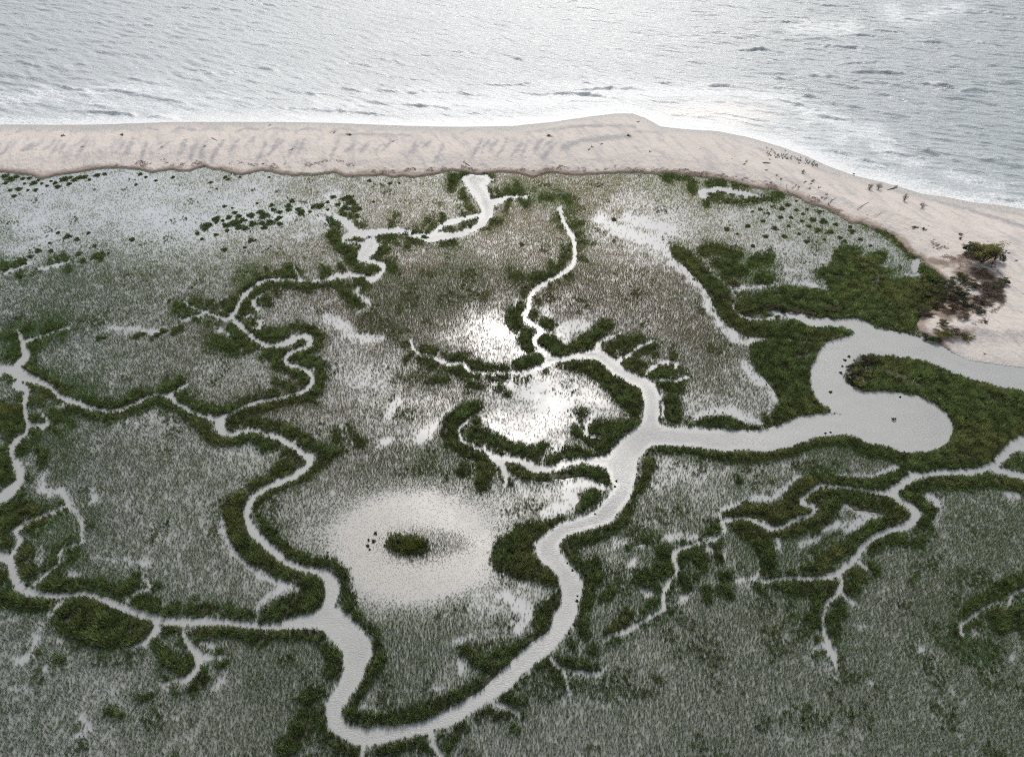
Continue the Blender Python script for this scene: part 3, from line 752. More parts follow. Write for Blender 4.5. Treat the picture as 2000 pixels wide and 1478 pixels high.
mud = mix(nt, noise(nt, .8, 4), (.035, .038, .022, 1), (.10, .095, .07, 1))
colr = mix(nt, attr(nt, 'sand'), mud, sandc); nt.links.new(colr, p.inputs['Base Color'])
put(nt, p.inputs['Roughness'], ramp(nt, attr(nt, 'wet'), 0, .8, .85, .35)); p.inputs['Specular IOR Level'].default_value = .3
b1 = bump(nt, p, noise(nt, 1.2, 5, .6, stretch=(1.3, .6, 1), rot=.3), .40, 1.0); bump(nt, p, noise(nt, 9, 3), .03, .5, b1)
sandmask = np.where(ins | sea, 1., 0.)
ground_o = mesh_np('ground', np.stack([X, Y, z], 1), Q, None, land, True, dict(sand=sandmask, wet=wet, scarp=scarp, grey=grey, litter=litter, shore=np.where(ins, dsh, 0)))
tag(ground_o, kind='structure')
# ------------------------------------------------------------------ still brackish water over the flooded marsh and in the creeks
xs = axis(-190, 190, .8, -1500, 1500); ys = axis(18, 232, .8, -300, 250)
X, Y, Q = grid_np(xs, ys)
u, v = sheet(X, Y); W = look(Wf, u, v)
sea = inpoly(X, Y, seaW); d = np.full(X.shape, 99., np.float32); m_ = (Y > 92); d[m_] = plinedist(X[m_], Y[m_], shoreW)
okv = (~sea) & (d > 3.5)
Q = Q[okv[Q].all(1)]
cal = sstep(60, 20, np.hypot((u - 1720) / 2.2, (v - 815) / 1.0)) 
bald_ = np.hypot((u - 806) / 168, (v - 1068) / 112)
grass_shade = np.clip(grow(u, v) / 8 + .35 * sstep(28, -34, look(Kf, u, v)) + (fbm(X, Y, 4, 205, 3) - .5) * .5, 0, 1) * sstep(-2, 8, look(Tf, u, v)) * (.45 + .55 * sstep(-14, 12, look(Sf, u, v))) * sstep(2, 6, W) * sstep(.82, 1.22, bald_ + (fbm(X, Y, 6, 206, 2) - .5) * .2)  # shade among the grass, painted into the water colour where growth is dense
wm, nt, p, out = mat_new('marsh_water')
wc = mix(nt, noise(nt, .05, 3), (.205, .215, .220, 1), (.255, .256, .255, 1))
wc = mix(nt, attr(nt, 'pale'), wc, (.335, .35, .365, 1))  # sky reflection on the upper left flats, put into the base colour
wc = mix(nt, attr(nt, 'pan'), wc, (.255, .247, .23, 1))
wc = mix(nt, math_(nt, 'MULTIPLY', attr(nt, 'grass_shade'), ramp(nt, noise(nt, 1.1, 4, .65), .3, .65, .35, .95)), wc, (.128, .138, .112, 1))
wc = mix(nt, math_(nt, 'MULTIPLY', attr(nt, 'creek'), .85), wc, mix(nt, noise(nt, .25, 4, .6, stretch=(1, 2, 1)), (.195, .200, .192, 1), (.265, .265, .254, 1)))
nt.links.new(wc, p.inputs['Base Color'])
put(nt, p.inputs['Roughness'], ramp(nt, noise(nt, .045, 5, .62),   .38, .62, .31, .48)); p.inputs['IOR'].default_value = 1.4
rp = noise(nt, 2.2, 3, .6, stretch=(1, 2.4, 1), rot=.25, dist=.4)
b1 = bump(nt, p, rp, .09, math_(nt, 'MULTIPLY', attr(nt, 'open'), ramp(nt, noise(nt, .07, 2), .35, .65, .5, 1.5)))
bump(nt, p, noise(nt, 7, 2, .6, stretch=(1, 2, 1)), .012, attr(nt, 'open'), b1)
wo = mesh_np('creek_water', np.stack([X, Y, 0 * X], 1), Q, None, wm, True, dict(grass_shade=grass_shade, pan=sstep(1.25, .7, bald_), pale=sstep(640, 400, v) * sstep(1500, 300, u) * (.7 + .5 * (fbm(X, Y, 20, 99, 2) - .5)), creek=sstep(2, -4, W), open=sstep(-1, -9, W)))
tag(wo, kind='structure')
# ------------------------------------------------------------------ the sea
CRESTS = parse('''
1440 100 0, 1450 99 5, 1480 98 7, 1510 102 7, 1532 105 0
1505 153 0, 1515 155 6, 1530 157 7, 1548 158 0
1562 149 0, 1590 149 5, 1640 151 0
560 176 0, 600 183 4, 640 184 0
668 173 0, 690 177 7, 720 182 0
735 176 0, 760 178 5, 775 178 2, 800 182 7, 820 182 0
822 178 0, 850 183 0
895 183 0, 915 185 5, 960 188 0
1030 184 0, 1060 185 4, 1110 184 5, 1160 187 5, 1215 195 0
1110 177 0, 1150 176 5, 1200 173 6, 1255 173 0
1285 164 0, 1310 163 5, 1335 167 0
1360 168 0, 1400 168 4, 1455 173 0
100 163 0, 120 169 5, 140 175 6, 170 178 4, 190 174 0
190 173 0, 240 180 4, 290 190 3, 340 199 5, 368 204 0
120 195 0, 190 208 3, 240 221 0
120 217 0, 180 220 3, 245 223 4, 265 232 0
285 228 0, 310 229 4, 345 233 0
440 195 0, 470 200 4, 502 207 0
500 208 0, 600 214 3, 720 221 0
730 200 0, 800 206 3, 880 212 0
905 221 0, 940 223 4, 1010 229 0
640 217 0, 720 223 3, 780 228 0
700 233 0, 780 236 0
1595 198 0, 1625 204 5, 1672 218 0
1560 214 0, 1610 228 3, 1660 236 5, 1668 238 0
1620 262 0, 1655 272 4, 1665 274 0
1705 290 0, 1740 300 5, 1790 306 3, 1810 316 0
1735 272 0, 1770 283 6, 1850 310 4, 1880 320 0
1600 290 0, 1640 299 5, 1680 312 5, 1735 326 0
1895 300 0, 1930 308 6, 1965 318 6, 1990 326 0
1740 190 0, 1765 197 5, 1800 212 0
1790 165 0, 1840 168 4, 1860 173 0
1860 255 0, 1900 262 5, 1930 270 0
1870 180 0, 1915 178 5, 1950 190 0
1940 388 0, 1970 391 4, 1998 392 0
1630 128 0, 1700 122 4, 1740 133 0
1590 93 0, 1650 92 5, 1720 103 0
1700 60 0, 1740 62 3, 1790 72 0
1900 20 0, 1950 28 5, 2010 44 0
1780 82 0, 1830 84 5, 1860 92 0
1880 80 0, 1920 85 5, 1950 92 0
1640 70 0, 1690 70 4, 1740 78 0
1440 43 0, 1560 44 3, 1600 47 5, 1640 52 0
1640 140 0, 1720 142 3, 1780 148 0
500 130 0, 525 136 5, 545 142 0
340 145 0, 375 155 4, 400 160 0
235 150 0, 280 160 4, 320 166 0
30 120 0, 60 127 4, 80 132 0
720 115 0, 760 120 4, 800 130 0
960 100 0, 1000 112 3, 1040 125 0
980 72 0, 1000 80 4, 1020 88 0
860 98 0, 890 101 3, 910 104 0''')
xs = axis(-215, 215, .5, -2500, 2500); ys = axis(168, 345, .42, 140, 5200)
X, Y, Q = grid_np(xs, ys)
sea = inpoly(X, Y, seaW); d = plinedist(X, Y, shoreW); sd = np.where(sea, d, -d)
ok = sd > -3; Q = Q[ok[Q].all(1)]
u, v = sheet(X, Y)
amp = sstep(-2, 12, sd)
h = np.zeros(X.shape)
r3 = np.random.default_rng(12)
# swell that bends to the beach: phase from a blend of distance offshore and a fixed direction
wn = (fbm(X, Y, 30, 61, 3) - .5)
ph0 = .62 * sd + .38 * (Y * .91 + X * .40) + wn * 9
for lam, a, sd_ in ((9.5, .13, 71), (6.1, .10, 72), (4.2, .07, 73), (2.9, .04, 74)):
    env = sstep(.40, .72, fbm(X * .5 + Y * .25, Y * 1.2, 9, sd_, 2))
    ph = 2 * np.pi * (ph0 + (fbm(X, Y, 12, sd_ + 40, 2) - .5) * 4) / lam
    s = np.sin(ph); h += a * (.35 * s + 2.5 * (1 - np.abs(np.sin(ph / 2))) ** 3.5 * env)
for k in range(16):
    lam = 1.5 + 3.4 * r3.random(); th = math.radians(66 + r3.normal() * 17); q = r3.random() * 6.28
    h += .0075 * lam * np.sin(2 * np.pi * (X * math.cos(th) + Y * math.sin(th)) / lam + q + wn * 14)
h *= amp * (.8 + .9 * fbm(X, Y, 40, 90, 2)) * (1 + .15 * sstep(1000, 1500, u)) * np.where(Y > 360, .6, 1)
# individual breaking crests: gentle back, steep face towards the beach
for c in CRESTS:
    c2 = smooth_pts(c); cw = toworld(c2); am = np.array([max(0, q[2]) for q in c2]) / 7
    b = (X > cw[:, 0].min() - 4) & (X < cw[:, 0].max() + 4) & (Y > cw[:, 1].min() - 5) & (Y < cw[:, 1].max() + 8)
    xb, yb = X[b], Y[b]; best = np.full(xb.shape, 1e9); hh = np.zeros(xb.shape)
    o_ = np.argsort(cw[:, 0]); yc = np.interp(xb, cw[o_, 0], cw[o_, 1]); ac = np.interp(xb, cw[o_, 0], am[o_], 0, 0)
    t = yb - yc + (fbm(xb, yb, 1.6, 8, 2) - .5) * 1.4
    h[b] += (ac ** .5) * .8 * np.where(t > 0, np.exp(-(t / 1.7) ** 2), np.exp(-(t / .5) ** 2)) * (.55 + .7 * vnoise(xb, yb, 2.2, 9))
FOAM = parse('''
-60 190 20, 20 195 14, 60 190 16, 90 180 18, 120 190 14
160 185 8, 240 172 10, 300 175 14, 340 180 10
180 200 8, 300 208 10, 420 225 10, 520 222 8
620 200 10, 700 205 12, 800 200 12, 900 205 14, 1050 200 14, 1200 190 14
1230 185 10, 1350 180 12, 1450 185 12, 1520 195 16, 1570 210 10, 1580 235 14
1600 225 12, 1650 245 16
1640 270 16, 1700 255 18, 1720 280 14, 1740 300 12
1600 300 12, 1700 330 12, 1800 360 10
1770 315 12, 1800 320 8
1560 55 8, 1620 55 12, 1660 52 10
1740 20 8, 1770 40 8, 1840 22 16, 1870 15 10
1950 365 6, 1850 340 8''')
Ff = newfield()
# (raster starts above the horizon strip used here)
f0 = np.full(X.shape, 60., np.float32)
for s in FOAM:
    Pw = toworld(smooth_pts([(a, b) for a, b, c in s])); rad = np.mean([c for a, b, c in s])
    Ps = np.array(smooth_pts([(a, b) for a, b, c in s]))
    bb = (u > Ps[:, 0].min() - 50) & (u < Ps[:, 0].max() + 50) & (v > Ps[:, 1].min() - 50) & (v < Ps[:, 1].max() + 50)
    f0[bb] = np.minimum(f0[bb], plinedist(u[bb], v[bb] * 1.6, Ps * [1, 1.6]) - rad)
foam = sstep(34, -16, f0) * .62
surf = sstep(46, 6, sd + (fbm(X * .4, Y, 9, 96, 2) - .5) * 26) * (.24 + .34 * fbm(X, Y, 12, 95, 2)) * (1 - .45 * sstep(1500, 1800, u)) + sstep(7, 1, sd + (fbm(X, Y, 5, 97, 2) - .5) * 5) * .5
foam = np.clip(np.maximum(foam, surf), 0, 1)
shal = sstep(1, 0, np.hypot((u - 1390) / 170, (v - 226) / 40) ** 2) * .95
shal = np.maximum(shal, sstep(7, 0, sd) * .5)
sm, nt, p, out = mat_new('sea_water')
geo = N(nt, 'ShaderNodeNewGeometry').outputs['Position']
base = mix(nt, noise(nt, .03, 3), (.15, .18, .19, 1), (.20, .23, .24, 1))
base = mix(nt, math_(nt, 'MULTIPLY', attr(nt, 'silver_sheen'), ramp(nt, noise(nt, .12, 4, .6, stretch=(.3, 1.2, 1), rot=-.5), .3, .65, .6, 1)), base, (.30, .32, .325, 1))  # silvery sheen of the sea painted as a paler colour, left and centre
base = mix(nt, attr(nt, 'shal'), base, (.42, .40, .37, 1))
base = mix(nt, math_(nt, 'MULTIPLY', attr(nt, 'foam'), .55), base, (.40, .42, .42, 1))
vo = N(nt, 'ShaderNodeTexVoronoi', feature='DISTANCE_TO_EDGE'); 
wp = N(nt, 'ShaderNodeVectorMath', operation='ADD'); nt.links.new(geo, wp.inputs[0])
nz = N(nt, 'ShaderNodeTexNoise'); nt.links.new(geo, nz.inputs['Vector']); nz.inputs['Scale'].default_value = .8; nz.inputs['Detail'].default_value = 4
sc2 = N(nt, 'ShaderNodeVectorMath', operation='SCALE'); nt.links.new(nz.outputs['Color'], sc2.inputs[0]); sc2.inputs['Scale'].default_value = 2.5; nt.links.new(sc2.outputs[0], wp.inputs[1])
nt.links.new(wp.outputs[0], vo.inputs['Vector']); vo.inputs['Scale'].default_value = .8
lace = ramp(nt, vo.outputs['Distance'], .03, .16, 1, 0)
fn = math_(nt, 'ADD', math_(nt, 'MULTIPLY', lace, .45), noise(nt, .55, 5, .65, stretch=(.6, 1.3, 1), rot=-.2))
fm = ramp(nt, math_(nt, 'ADD', fn, math_(nt, 'MULTIPLY', attr(nt, 'foam'), .62)), 1.02, 1.30)
base = mix(nt, math_(nt, 'MULTIPLY', fm, .85), base, (.50, .515, .52, 1))
nt.links.new(base, p.inputs['Base Color']); p.inputs['IOR'].default_value = 1.75
put(nt, p.inputs['Roughness'], ramp(nt, fm, 0, 1, .43, .7))
c1 = noise(nt, .9, 6, .66, stretch=(.34, 1.5, 1), rot=-.42, dist=.4)
b1 = bump(nt, p, c1, .50, ramp(nt, attr(nt, 'foam'), 0, .8, 1.0, .45)); bump(nt, p, noise(nt, 3.0, 4, .6, stretch=(.5, 1.5, 1), rot=-.45), .045, .9, b1)
so = mesh_np('sea', np.stack([X, Y, h], 1), Q, None, sm, True, dict(foam=foam, shal=shal, silver_sheen=sstep(1750, 1150, u) * (.55 + .45 * sstep(0, 500, u)) * sstep(260, 60, sd) * .9))
tag(so, kind='structure')
# ------------------------------------------------------------------ grass
def blade_mesh(name, mat, P, H, WD, nb, spread, lean, C, segs=1, seed=1, cvar=.35, link=True):
    r = np.random.default_rng(seed)
    P = np.repeat(P, nb, 0); H = np.repeat(H, nb) * (.6 + .5 * r.random(len(P))); C = np.repeat(C, nb, 0)
    sprd = np.repeat(spread, nb) if np.ndim(spread) else spread; WD = np.repeat(WD, nb) if np.ndim(WD) else WD
    n = len(P); a = r.random(n) * 6.283; rr = np.sqrt(r.random(n))
    off = np.stack([np.cos(a), np.sin(a)], 1) * (rr * sprd)[:, None]
    B = P.copy(); B[:, :2] += off
    ya = r.random(n) * 3.1416; wv = np.stack([np.cos(ya), np.sin(ya), 0 * ya], 1) * (WD * (.7 + .6 * r.random(n)) / 2)[:, None]
    ld = np.stack([np.cos(a), np.sin(a)], 1) * (lean * rr)[:, None] + r.normal(size=(n, 2)) * .13
    T = B.copy(); T[:, :2] += ld * H[:, None]; T[:, 2] += H
    C = C * np.exp(r.normal(size=(n, 1)) * cvar) * (1 + r.normal(size=(n, 3)) * .06)
    if segs == 1:
        V = np.stack([B - wv, B + wv, T], 1).reshape(-1, 3); tr = np.arange(3 * n).reshape(-1, 3)
        return mesh_np(name, V, None, tr, mat, False, None, np.repeat(np.clip(C, 0, 1), 3, 0))
    M = B + (T - B) * .55; M[:, :2] -= ld * H[:, None] * .18
    V = np.stack([B - wv * .7, B + wv * .7, M + wv, M - wv, T], 1).reshape(-1, 3); i = 5 * np.arange(n)[:, None]
    return mesh_np(name, V, i + np.array([[0, 1, 2, 3]]), i + np.array([[3, 2, 4]]), mat, False, None, np.repeat(np.clip(C, 0, 1), 5, 0))
def leaf_mat(name, trans=.22, rough=.55):
    m, nt, p, out = mat_new(name)
    c = attr(nt, 'tint', 'Color'); nt.links.new(c, p.inputs['Base Color']); p.inputs['Roughness'].default_value = rough; p.inputs['Specular IOR Level'].default_value = .25
    t = N(nt, 'ShaderNodeBsdfTranslucent'); nt.links.new(c, t.inputs[0])
    mx = N(nt, 'ShaderNodeMixShader'); mx.inputs[0].default_value = trans; nt.links.new(p.outputs[0], mx.inputs[1]); nt.links.new(t.outputs[0], mx.inputs[2]); nt.links.new(mx.outputs[0], out.inputs[0])
    return m
GM = leaf_mat('cordgrass_leaf', .40, .5); BM = leaf_mat('bank_leaf', .28)
def cands(step, seed):
    r = np.random.default_rng(seed)
    x, y = np.meshgrid(np.arange(-235, 235, step), np.arange(14, 232, step)); x = x.ravel() + (r.random(x.size) - .5) * step * 1.3; y = y.ravel() + (r.random(y.size) - .5) * step * 1.3
    u, v = sheet(x, y); k = (u > -240) & (u < 2240) & (v < 1640) & (v > 300); x, y, u, v = x[k], y[k], u[k], v[k]
    k = ~inpoly(x, y, sandW) & ~inpoly(x, y, seaW)
    return x[k], y[k], u[k], v[k], r
def warm(u, v):
    """share of brown tint, warm glint painted into the grass colour: the sheet's middle and north are browner"""
    return np.clip(1.1 * np.exp(-(((u - 1060) / 420) ** 2 + ((v - 560) / 260) ** 2)) + .5 * np.exp(-(((u - 700) / 350) ** 2 + ((v - 800) / 450) ** 2)) + .22, 0, 1)
# open marsh ------------------------------------------------------------
x, y, u, v, r = cands(.245, 101)
W = look(Wf, u, v); Wup = look(Wf, u, v - 7); T = look(Tf, u, v + 2); D = look(Df, u, v); K = look(Kf, u, v)
n1 = fbm(x, y, 2.2, 201, 3); n2 = fbm(x, y, 11, 211, 3); n3 = vnoise(x, y, .8, 221)
g = grow(u, v) / 9 + (n2 - .5) * .30 + (n1 - .5) * .28 + .40 * sstep(28, -34, K) + .30 * sstep(22, 0, D)
pr = np.clip(g, 0.02, 1) ** 1.0 * 1.12
bald = np.hypot((u - 806) / 168, (v - 1068) / 112) + (n1 - .5) * .16 + (n2 - .5) * .12
pr *= (sstep(-5, 7, T + (n1 - .5) * 16) * .92 + .08) * (sstep(-14, 12, look(Sf, u, v) + (n1 - .5) * 30) * .45 + .55)
pr *= sstep(.5, 5, W + (n3 - .5) * 4) * sstep(.84, 1.16, bald)
pr *= .55 + .8 * n3
k = (r.random(len(x)) < pr) & (W > .3) & (D > -4)
x_, y_, u_, v_ = x[k], y[k], u[k], v[k]; n1, n2, g, Wup, K, D = n1[k], n2[k], g[k], Wup[k], K[k], D[k]
wr = np.clip(warm(u_, v_) + (n2 - .5) * .5, 0, 1)[:, None]
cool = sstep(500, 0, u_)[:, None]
Cg = np.array([[.100, .140, .056]]) * (1 - wr) + np.array([[.165, .130, .080]]) * wr
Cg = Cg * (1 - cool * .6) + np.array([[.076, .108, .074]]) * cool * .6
kk = (1 - .55 * wr) * np.clip(sstep(28, -34, K) * .8 + sstep(850, 1300, v_) * .45 * sstep(0, 900, u_ + 300) + .6 * sstep(22, 0, D), 0, 1)[:, None]; Cg = Cg * (1 - kk) + np.array([[.080, .132, .040]]) * kk
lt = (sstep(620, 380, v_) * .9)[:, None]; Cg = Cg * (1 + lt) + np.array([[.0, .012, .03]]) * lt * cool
Hh = (.48 + .42 * np.clip(g, 0, 1.2)) * (.8 + .4 * r.random(len(x_))) * np.where(Wup < 0, .55, 1) * np.where(v_ < 520, .8, 1)
Hh *= .35 + .65 * sstep(.85, 1.6, bald[k])
pg = (sstep(.50, .72, n1) * .55)[:, None]; Cg = Cg * (1 - pg) + Cg * np.array([[.72, .98, .45]]) * pg
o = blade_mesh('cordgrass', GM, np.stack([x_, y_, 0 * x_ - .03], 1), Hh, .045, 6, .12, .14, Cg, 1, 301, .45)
tag(o, 'thin grey green cordgrass standing in shallow water across the marsh', 'grass', kind='stuff')
print('open clumps', len(x_))
# stubble on the bare ring ----------------------------------------------
x, y, u, v, r = cands(.21, 103)
k0 = (np.abs(u - 800) < 240) & (np.abs(v - 1066) < 170); x, y, u, v = x[k0], y[k0], u[k0], v[k0]
n1 = fbm(x, y, 2.2, 201, 3); n2 = fbm(x, y, 11, 211, 3)
bald = np.hypot((u - 806) / 168, (v - 1068) / 112) + (n1 - .5) * .16 + (n2 - .5) * .12
isl = np.hypot((u - 815) / 75, (v - 1066) / 38) ; isl2 = np.hypot((u - 850) / 75, (v - 1062) / 30)
halo = np.exp(-np.maximum(0, np.minimum(isl, isl2) - .45) ** 2 * 3)
pr = .50 + .45 * halo - .12 * vnoise(x, y, 4, 5)
k = (r.random(len(x)) < pr) & (bald < 1.15) & (look(Wf, u, v) > 2) & (look(Df, u, v) > -3)
x_, y_, h_ = x[k], y[k], halo[k][:, None]
Cs = np.array([[.20, .175, .14]]) * (1 - h_) + np.array([[.055, .068, .024]]) * h_
o = blade_mesh('marsh_stubble', GM, np.stack([x_, y_, 0 * x_ - .02], 1), (.15 + .5 * h_[:, 0] ** 1.5), .034, 5, .07, .3, Cs, 1, 302, .3)
tag(o, 'short sparse brown stubble around the green islet in the pale round pan', 'stubble', kind='stuff')
# banks -----------------------------------------------------------------
x, y, u, v, r = cands(.34, 105)
W = look(Wf, u, v); Wup = look(Wf, u, v - 8); D = look(Df, u, v + 1); K = look(Kf, u, v)
n1 = fbm(x, y, 2.0, 231, 3); n2 = fbm(x, y, 9, 241, 2); n3 = vnoise(x, y, 1.1, 251)
De = D - 3 + (n1 - .5) * 15 + (r.random(len(x)) - .5) * 7 + (n2 - .5) * 6
pr = sstep(5, -5, De) * sstep(.2, 3, W + (n3 - .5) * 5) 
# ragged fringe of clumps along every creek edge
fr = sstep(7, 2, W) * sstep(.2, 2, W) * sstep(.45, .62, fbm(x, y, 1.3, 261, 2)) * .6 * sstep(500, 700, v)
pat = sstep(.66, .76, fbm(x, y, 4.5, 271, 3) + .10 * sstep(12, -10, K) + .07 * sstep(700, 1200, v) * sstep(5, 8, grow(u, v))) * .55 * (W > 2) * (np.hypot((u - 800) / 168, (v - 1066) / 112) > 1.2) * (look(Tf, u, v) > 2)
Tb = .15 + .85 * sstep(-1.5, 2, look(Tf, u, v + 2)); pr *= Tb
pat *= .35 + .65 * sstep(4, 7, grow(u, v))
pr = np.maximum(np.maximum(pr, fr), pat) * (.9 - .5 * (n3 < .18))
k = (r.random(len(x)) < pr) & (W > 0)
x_, y_, u_, v_ = x[k], y[k], u[k], v[k]; De, n1, n2, n3, Wup, W_ = De[k], n1[k], n2[k], n3[k], Wup[k], W[k]
inner = sstep(1, -9, De)
Hh = (.42 + .62 * inner) * (.45 + .5 * n1 + .6 * n3) * np.where(Wup < 0, .6, 1) * np.where(v_ < 520, .8, 1)
isl = np.exp(-(np.hypot((u_ - 805) / 60, (v_ - 1066) / 30)) ** 4)[:, None]
br = (sstep(.55, .75, n2) * .6)[:, None]
Cb = np.array([[.104, .134, .048]]) * (1 - br) + np.array([[.140, .142, .052]]) * br
right_tone = (sstep(1460, 1700, u_) * sstep(1000, 700, v_))[:, None]  # bank grass made paler toward the upper right
Cb = Cb * (1 + .25 * right_tone); Cb = Cb * (1 - isl * .5) + np.array([[.12, .13, .022]]) * isl * .5
Cb *= (.5 + 1.0 * n3)[:, None] * (.6 + .8 * r.random(len(x_)))[:, None]
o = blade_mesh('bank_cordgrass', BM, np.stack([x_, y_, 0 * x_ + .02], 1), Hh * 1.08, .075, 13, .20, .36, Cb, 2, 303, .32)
tag(o, 'tall dense dark green cordgrass banked along the creek edges', 'grass', kind='stuff')
print('bank clumps', len(x_))
# ------------------------------------------------------------------ single things
import random
def at(u, v):
    x, y = ground(u, v); return float(x), float(y)
def ppm(u, v):
    x, y = at(u, v); d = y * cp + CAM_H * sp; return F / d          # sheet units per metre at that place
from mathutils.bvhtree import BVHTree
def gz(x, y):
    """height of the ground under a point"""
    P = np.array([[x, y]]); i = bool(inpoly(P[:, 0], P[:, 1], sandW)[0])
    if not i: return 0.0
    ok, loc, no, idx = ground_o.ray_cast(Vector((x, y, 50)), Vector((0, 0, -1)))
    return max(0.0, loc.z) if ok else 0.0
bpy.context.view_layer.update()
def plain(name, col, rough=.8):
    m, nt, p, out = mat_new(name); nt.links.new(mix(nt, noise(nt, 3.5, 4, .6), tuple(c * .7 for c in col) + (1,), tuple(min(1, c * 1.25) for c in col) + (1,)), p.inputs['Base Color']); p.inputs['Roughness'].default_value = rough
    bump(nt, p, noise(nt, 14, 3), .02, .6); return m
WOOD = plain('grey_driftwood', (.17, .14, .115)); BARK = plain('dark_bark', (.075, .06, .048)); WRACK = leaf_mat('dead_reed', .05, .8)
LEAF = leaf_mat('shrub_leaf', .15, .5)
def tube(V, T, pts, rads, k=6):
    b = len(V); n = len(pts)
    for i, (p_, r_) in enumerate(zip(pts, rads)):
        d = (Vector(pts[min(i + 1, n - 1)]) - Vector(pts[max(i - 1, 0)])).normalized(); a = d.orthogonal().normalized(); c = d.cross(a)
        for j in range(k):
            t = 6.2832 * j / k; V.append(tuple(Vector(p_) + (a * math.cos(t) + c * math.sin(t)) * r_))
    for i in range(n - 1):
        for j in range(k):
            q = b + i * k + j; s = b + i * k + (j + 1) % k; T += [(q, s, s + k), (q, s + k, q + k)]
    for e in (0, n - 1):
        for j in range(1, k - 1): T.append((b + e * k, b + e * k + j, b + e * k + j + 1))
def mesh_list(name, V, T, mat, parent=None, smooth=True):
    o = mesh_np(name, np.array(V), None, np.array(T), mat, smooth); o.parent = parent; return o
def root_at(name, x, y, z, label, cat, group=None):
    o = bpy.data.objects.new(name, None); COL.objects.link(o); o.location = (x, y, z); tag(o, label, cat, group); return o
def leaves(name, P, size, C, mat, parent, seed, flat=.5, cv=.35):
    """a cloud of small pointed leaf sprays"""
    r = np.random.default_rng(seed); n = len(P)
    d = r.normal(size=(n, 3)); d[:, 2] = np.abs(d[:, 2]) * .7 + .2; d /= np.linalg.norm(d, axis=1)[:, None]
    e = r.normal(size=(n, 3)); e -= (e * d).sum(1)[:, None] * d; e /= np.linalg.norm(e, axis=1)[:, None]
    s = (size * (.6 + .8 * r.random(n)))[:, None]
    V = np.stack([P - e * s * flat * .5, P + d * s * .5 - e * s * .1, P + e * s * flat * .5, P + d * s], 1).reshape(-1, 3); i = 4 * np.arange(n)[:, None]
    Cc = np.clip(C * np.exp(r.normal(size=(n, 1)) * cv), 0, 1)
    o = mesh_np(name, V, i + np.array([[0, 2, 3, 1]]), None, mat, False, None, np.repeat(Cc, 4, 0)); o.parent = parent; return o
GREEN = (.055, .085, .022); OLIVE = (.10, .10, .030); YELLOW = (.17, .16, .045); BROWN = (.095, .065, .040); DEADC = (.13, .105, .085); DARK = (.030, .040, .018); GREY = (.09, .095, .06)
def bush(name, label, u, v, wm_, hm, color, seed, dens=1.0, twig=6, leafs=.20, group=None, cat='bush', tops=None, dm=None):
    x, y = at(u, v); z = gz(x, y); r = np.random.default_rng(seed); R = wm_ / 2; RD = (dm or wm_ * .8) / 2
    o = root_at(name, x, y, z - .05, label, cat, group)
    V, T = [], []; lob = []
    for k in range(twig):
        a = 6.283 * (k + r.random() * .7) / twig; q = (.35 + .6 * r.random()) * (1 if k else 0)
        e = np.array([math.cos(a) * R * q, math.sin(a) * RD * q, hm * (.95 - .45 * q * q) * (.75 + .3 * r.random())])
        m1 = e * .45 + r.normal(size=3) * .06 * wm_ * np.array([1, 1, .3]); m1[2] = abs(m1[2]); r0 = .022 * wm_ ** .6 + .01
        tube(V, T, [(0, 0, 0), tuple(m1), tuple(e)], [r0 * 1.6, r0, r0 * .35], 5); lob.append(e)
        for j in range(3):
            f = e + r.normal(size=3) * np.array([R, RD, hm]) * .22; f[2] = max(.1, f[2]); tube(V, T, [tuple(m1 * (.6 + .3 * j / 2) + e * .2), tuple(f)], [r0 * .6, r0 * .2], 4); lob.append(f)
    mesh_list('branches', V, T, BARK if dens > .35 else WOOD, o)
    n = int(620 * dens * wm_ * hm ** .5 * (.2 / leafs) ** 1.2 / 1.0) + 40
    lob = np.array(lob); w_ = r.integers(0, len(lob), n); c_ = lob[w_]
    off = r.normal(size=(n, 3)); off /= np.linalg.norm(off, axis=1)[:, None]; off *= (r.random(n) ** .45)[:, None] * np.array([R, RD, hm * .55]) * (.26 + .16 * r.random(len(lob)))[w_][:, None]
    P = c_ + off; P[:, 2] = np.clip(P[:, 2], .03, None)
    C = np.array(color)[None] * (.7 + .6 * r.random(len(lob)))[w_][:, None]
    if tops is not None:
        f = sstep(.35, .9, P[:, 2] / hm)[:, None] * (r.random(len(lob)) > .35)[w_][:, None]; C = C * (1 - f) + np.array(tops)[None] * f
    leaves('foliage', P, leafs, C, LEAF, o, seed + 1); return o
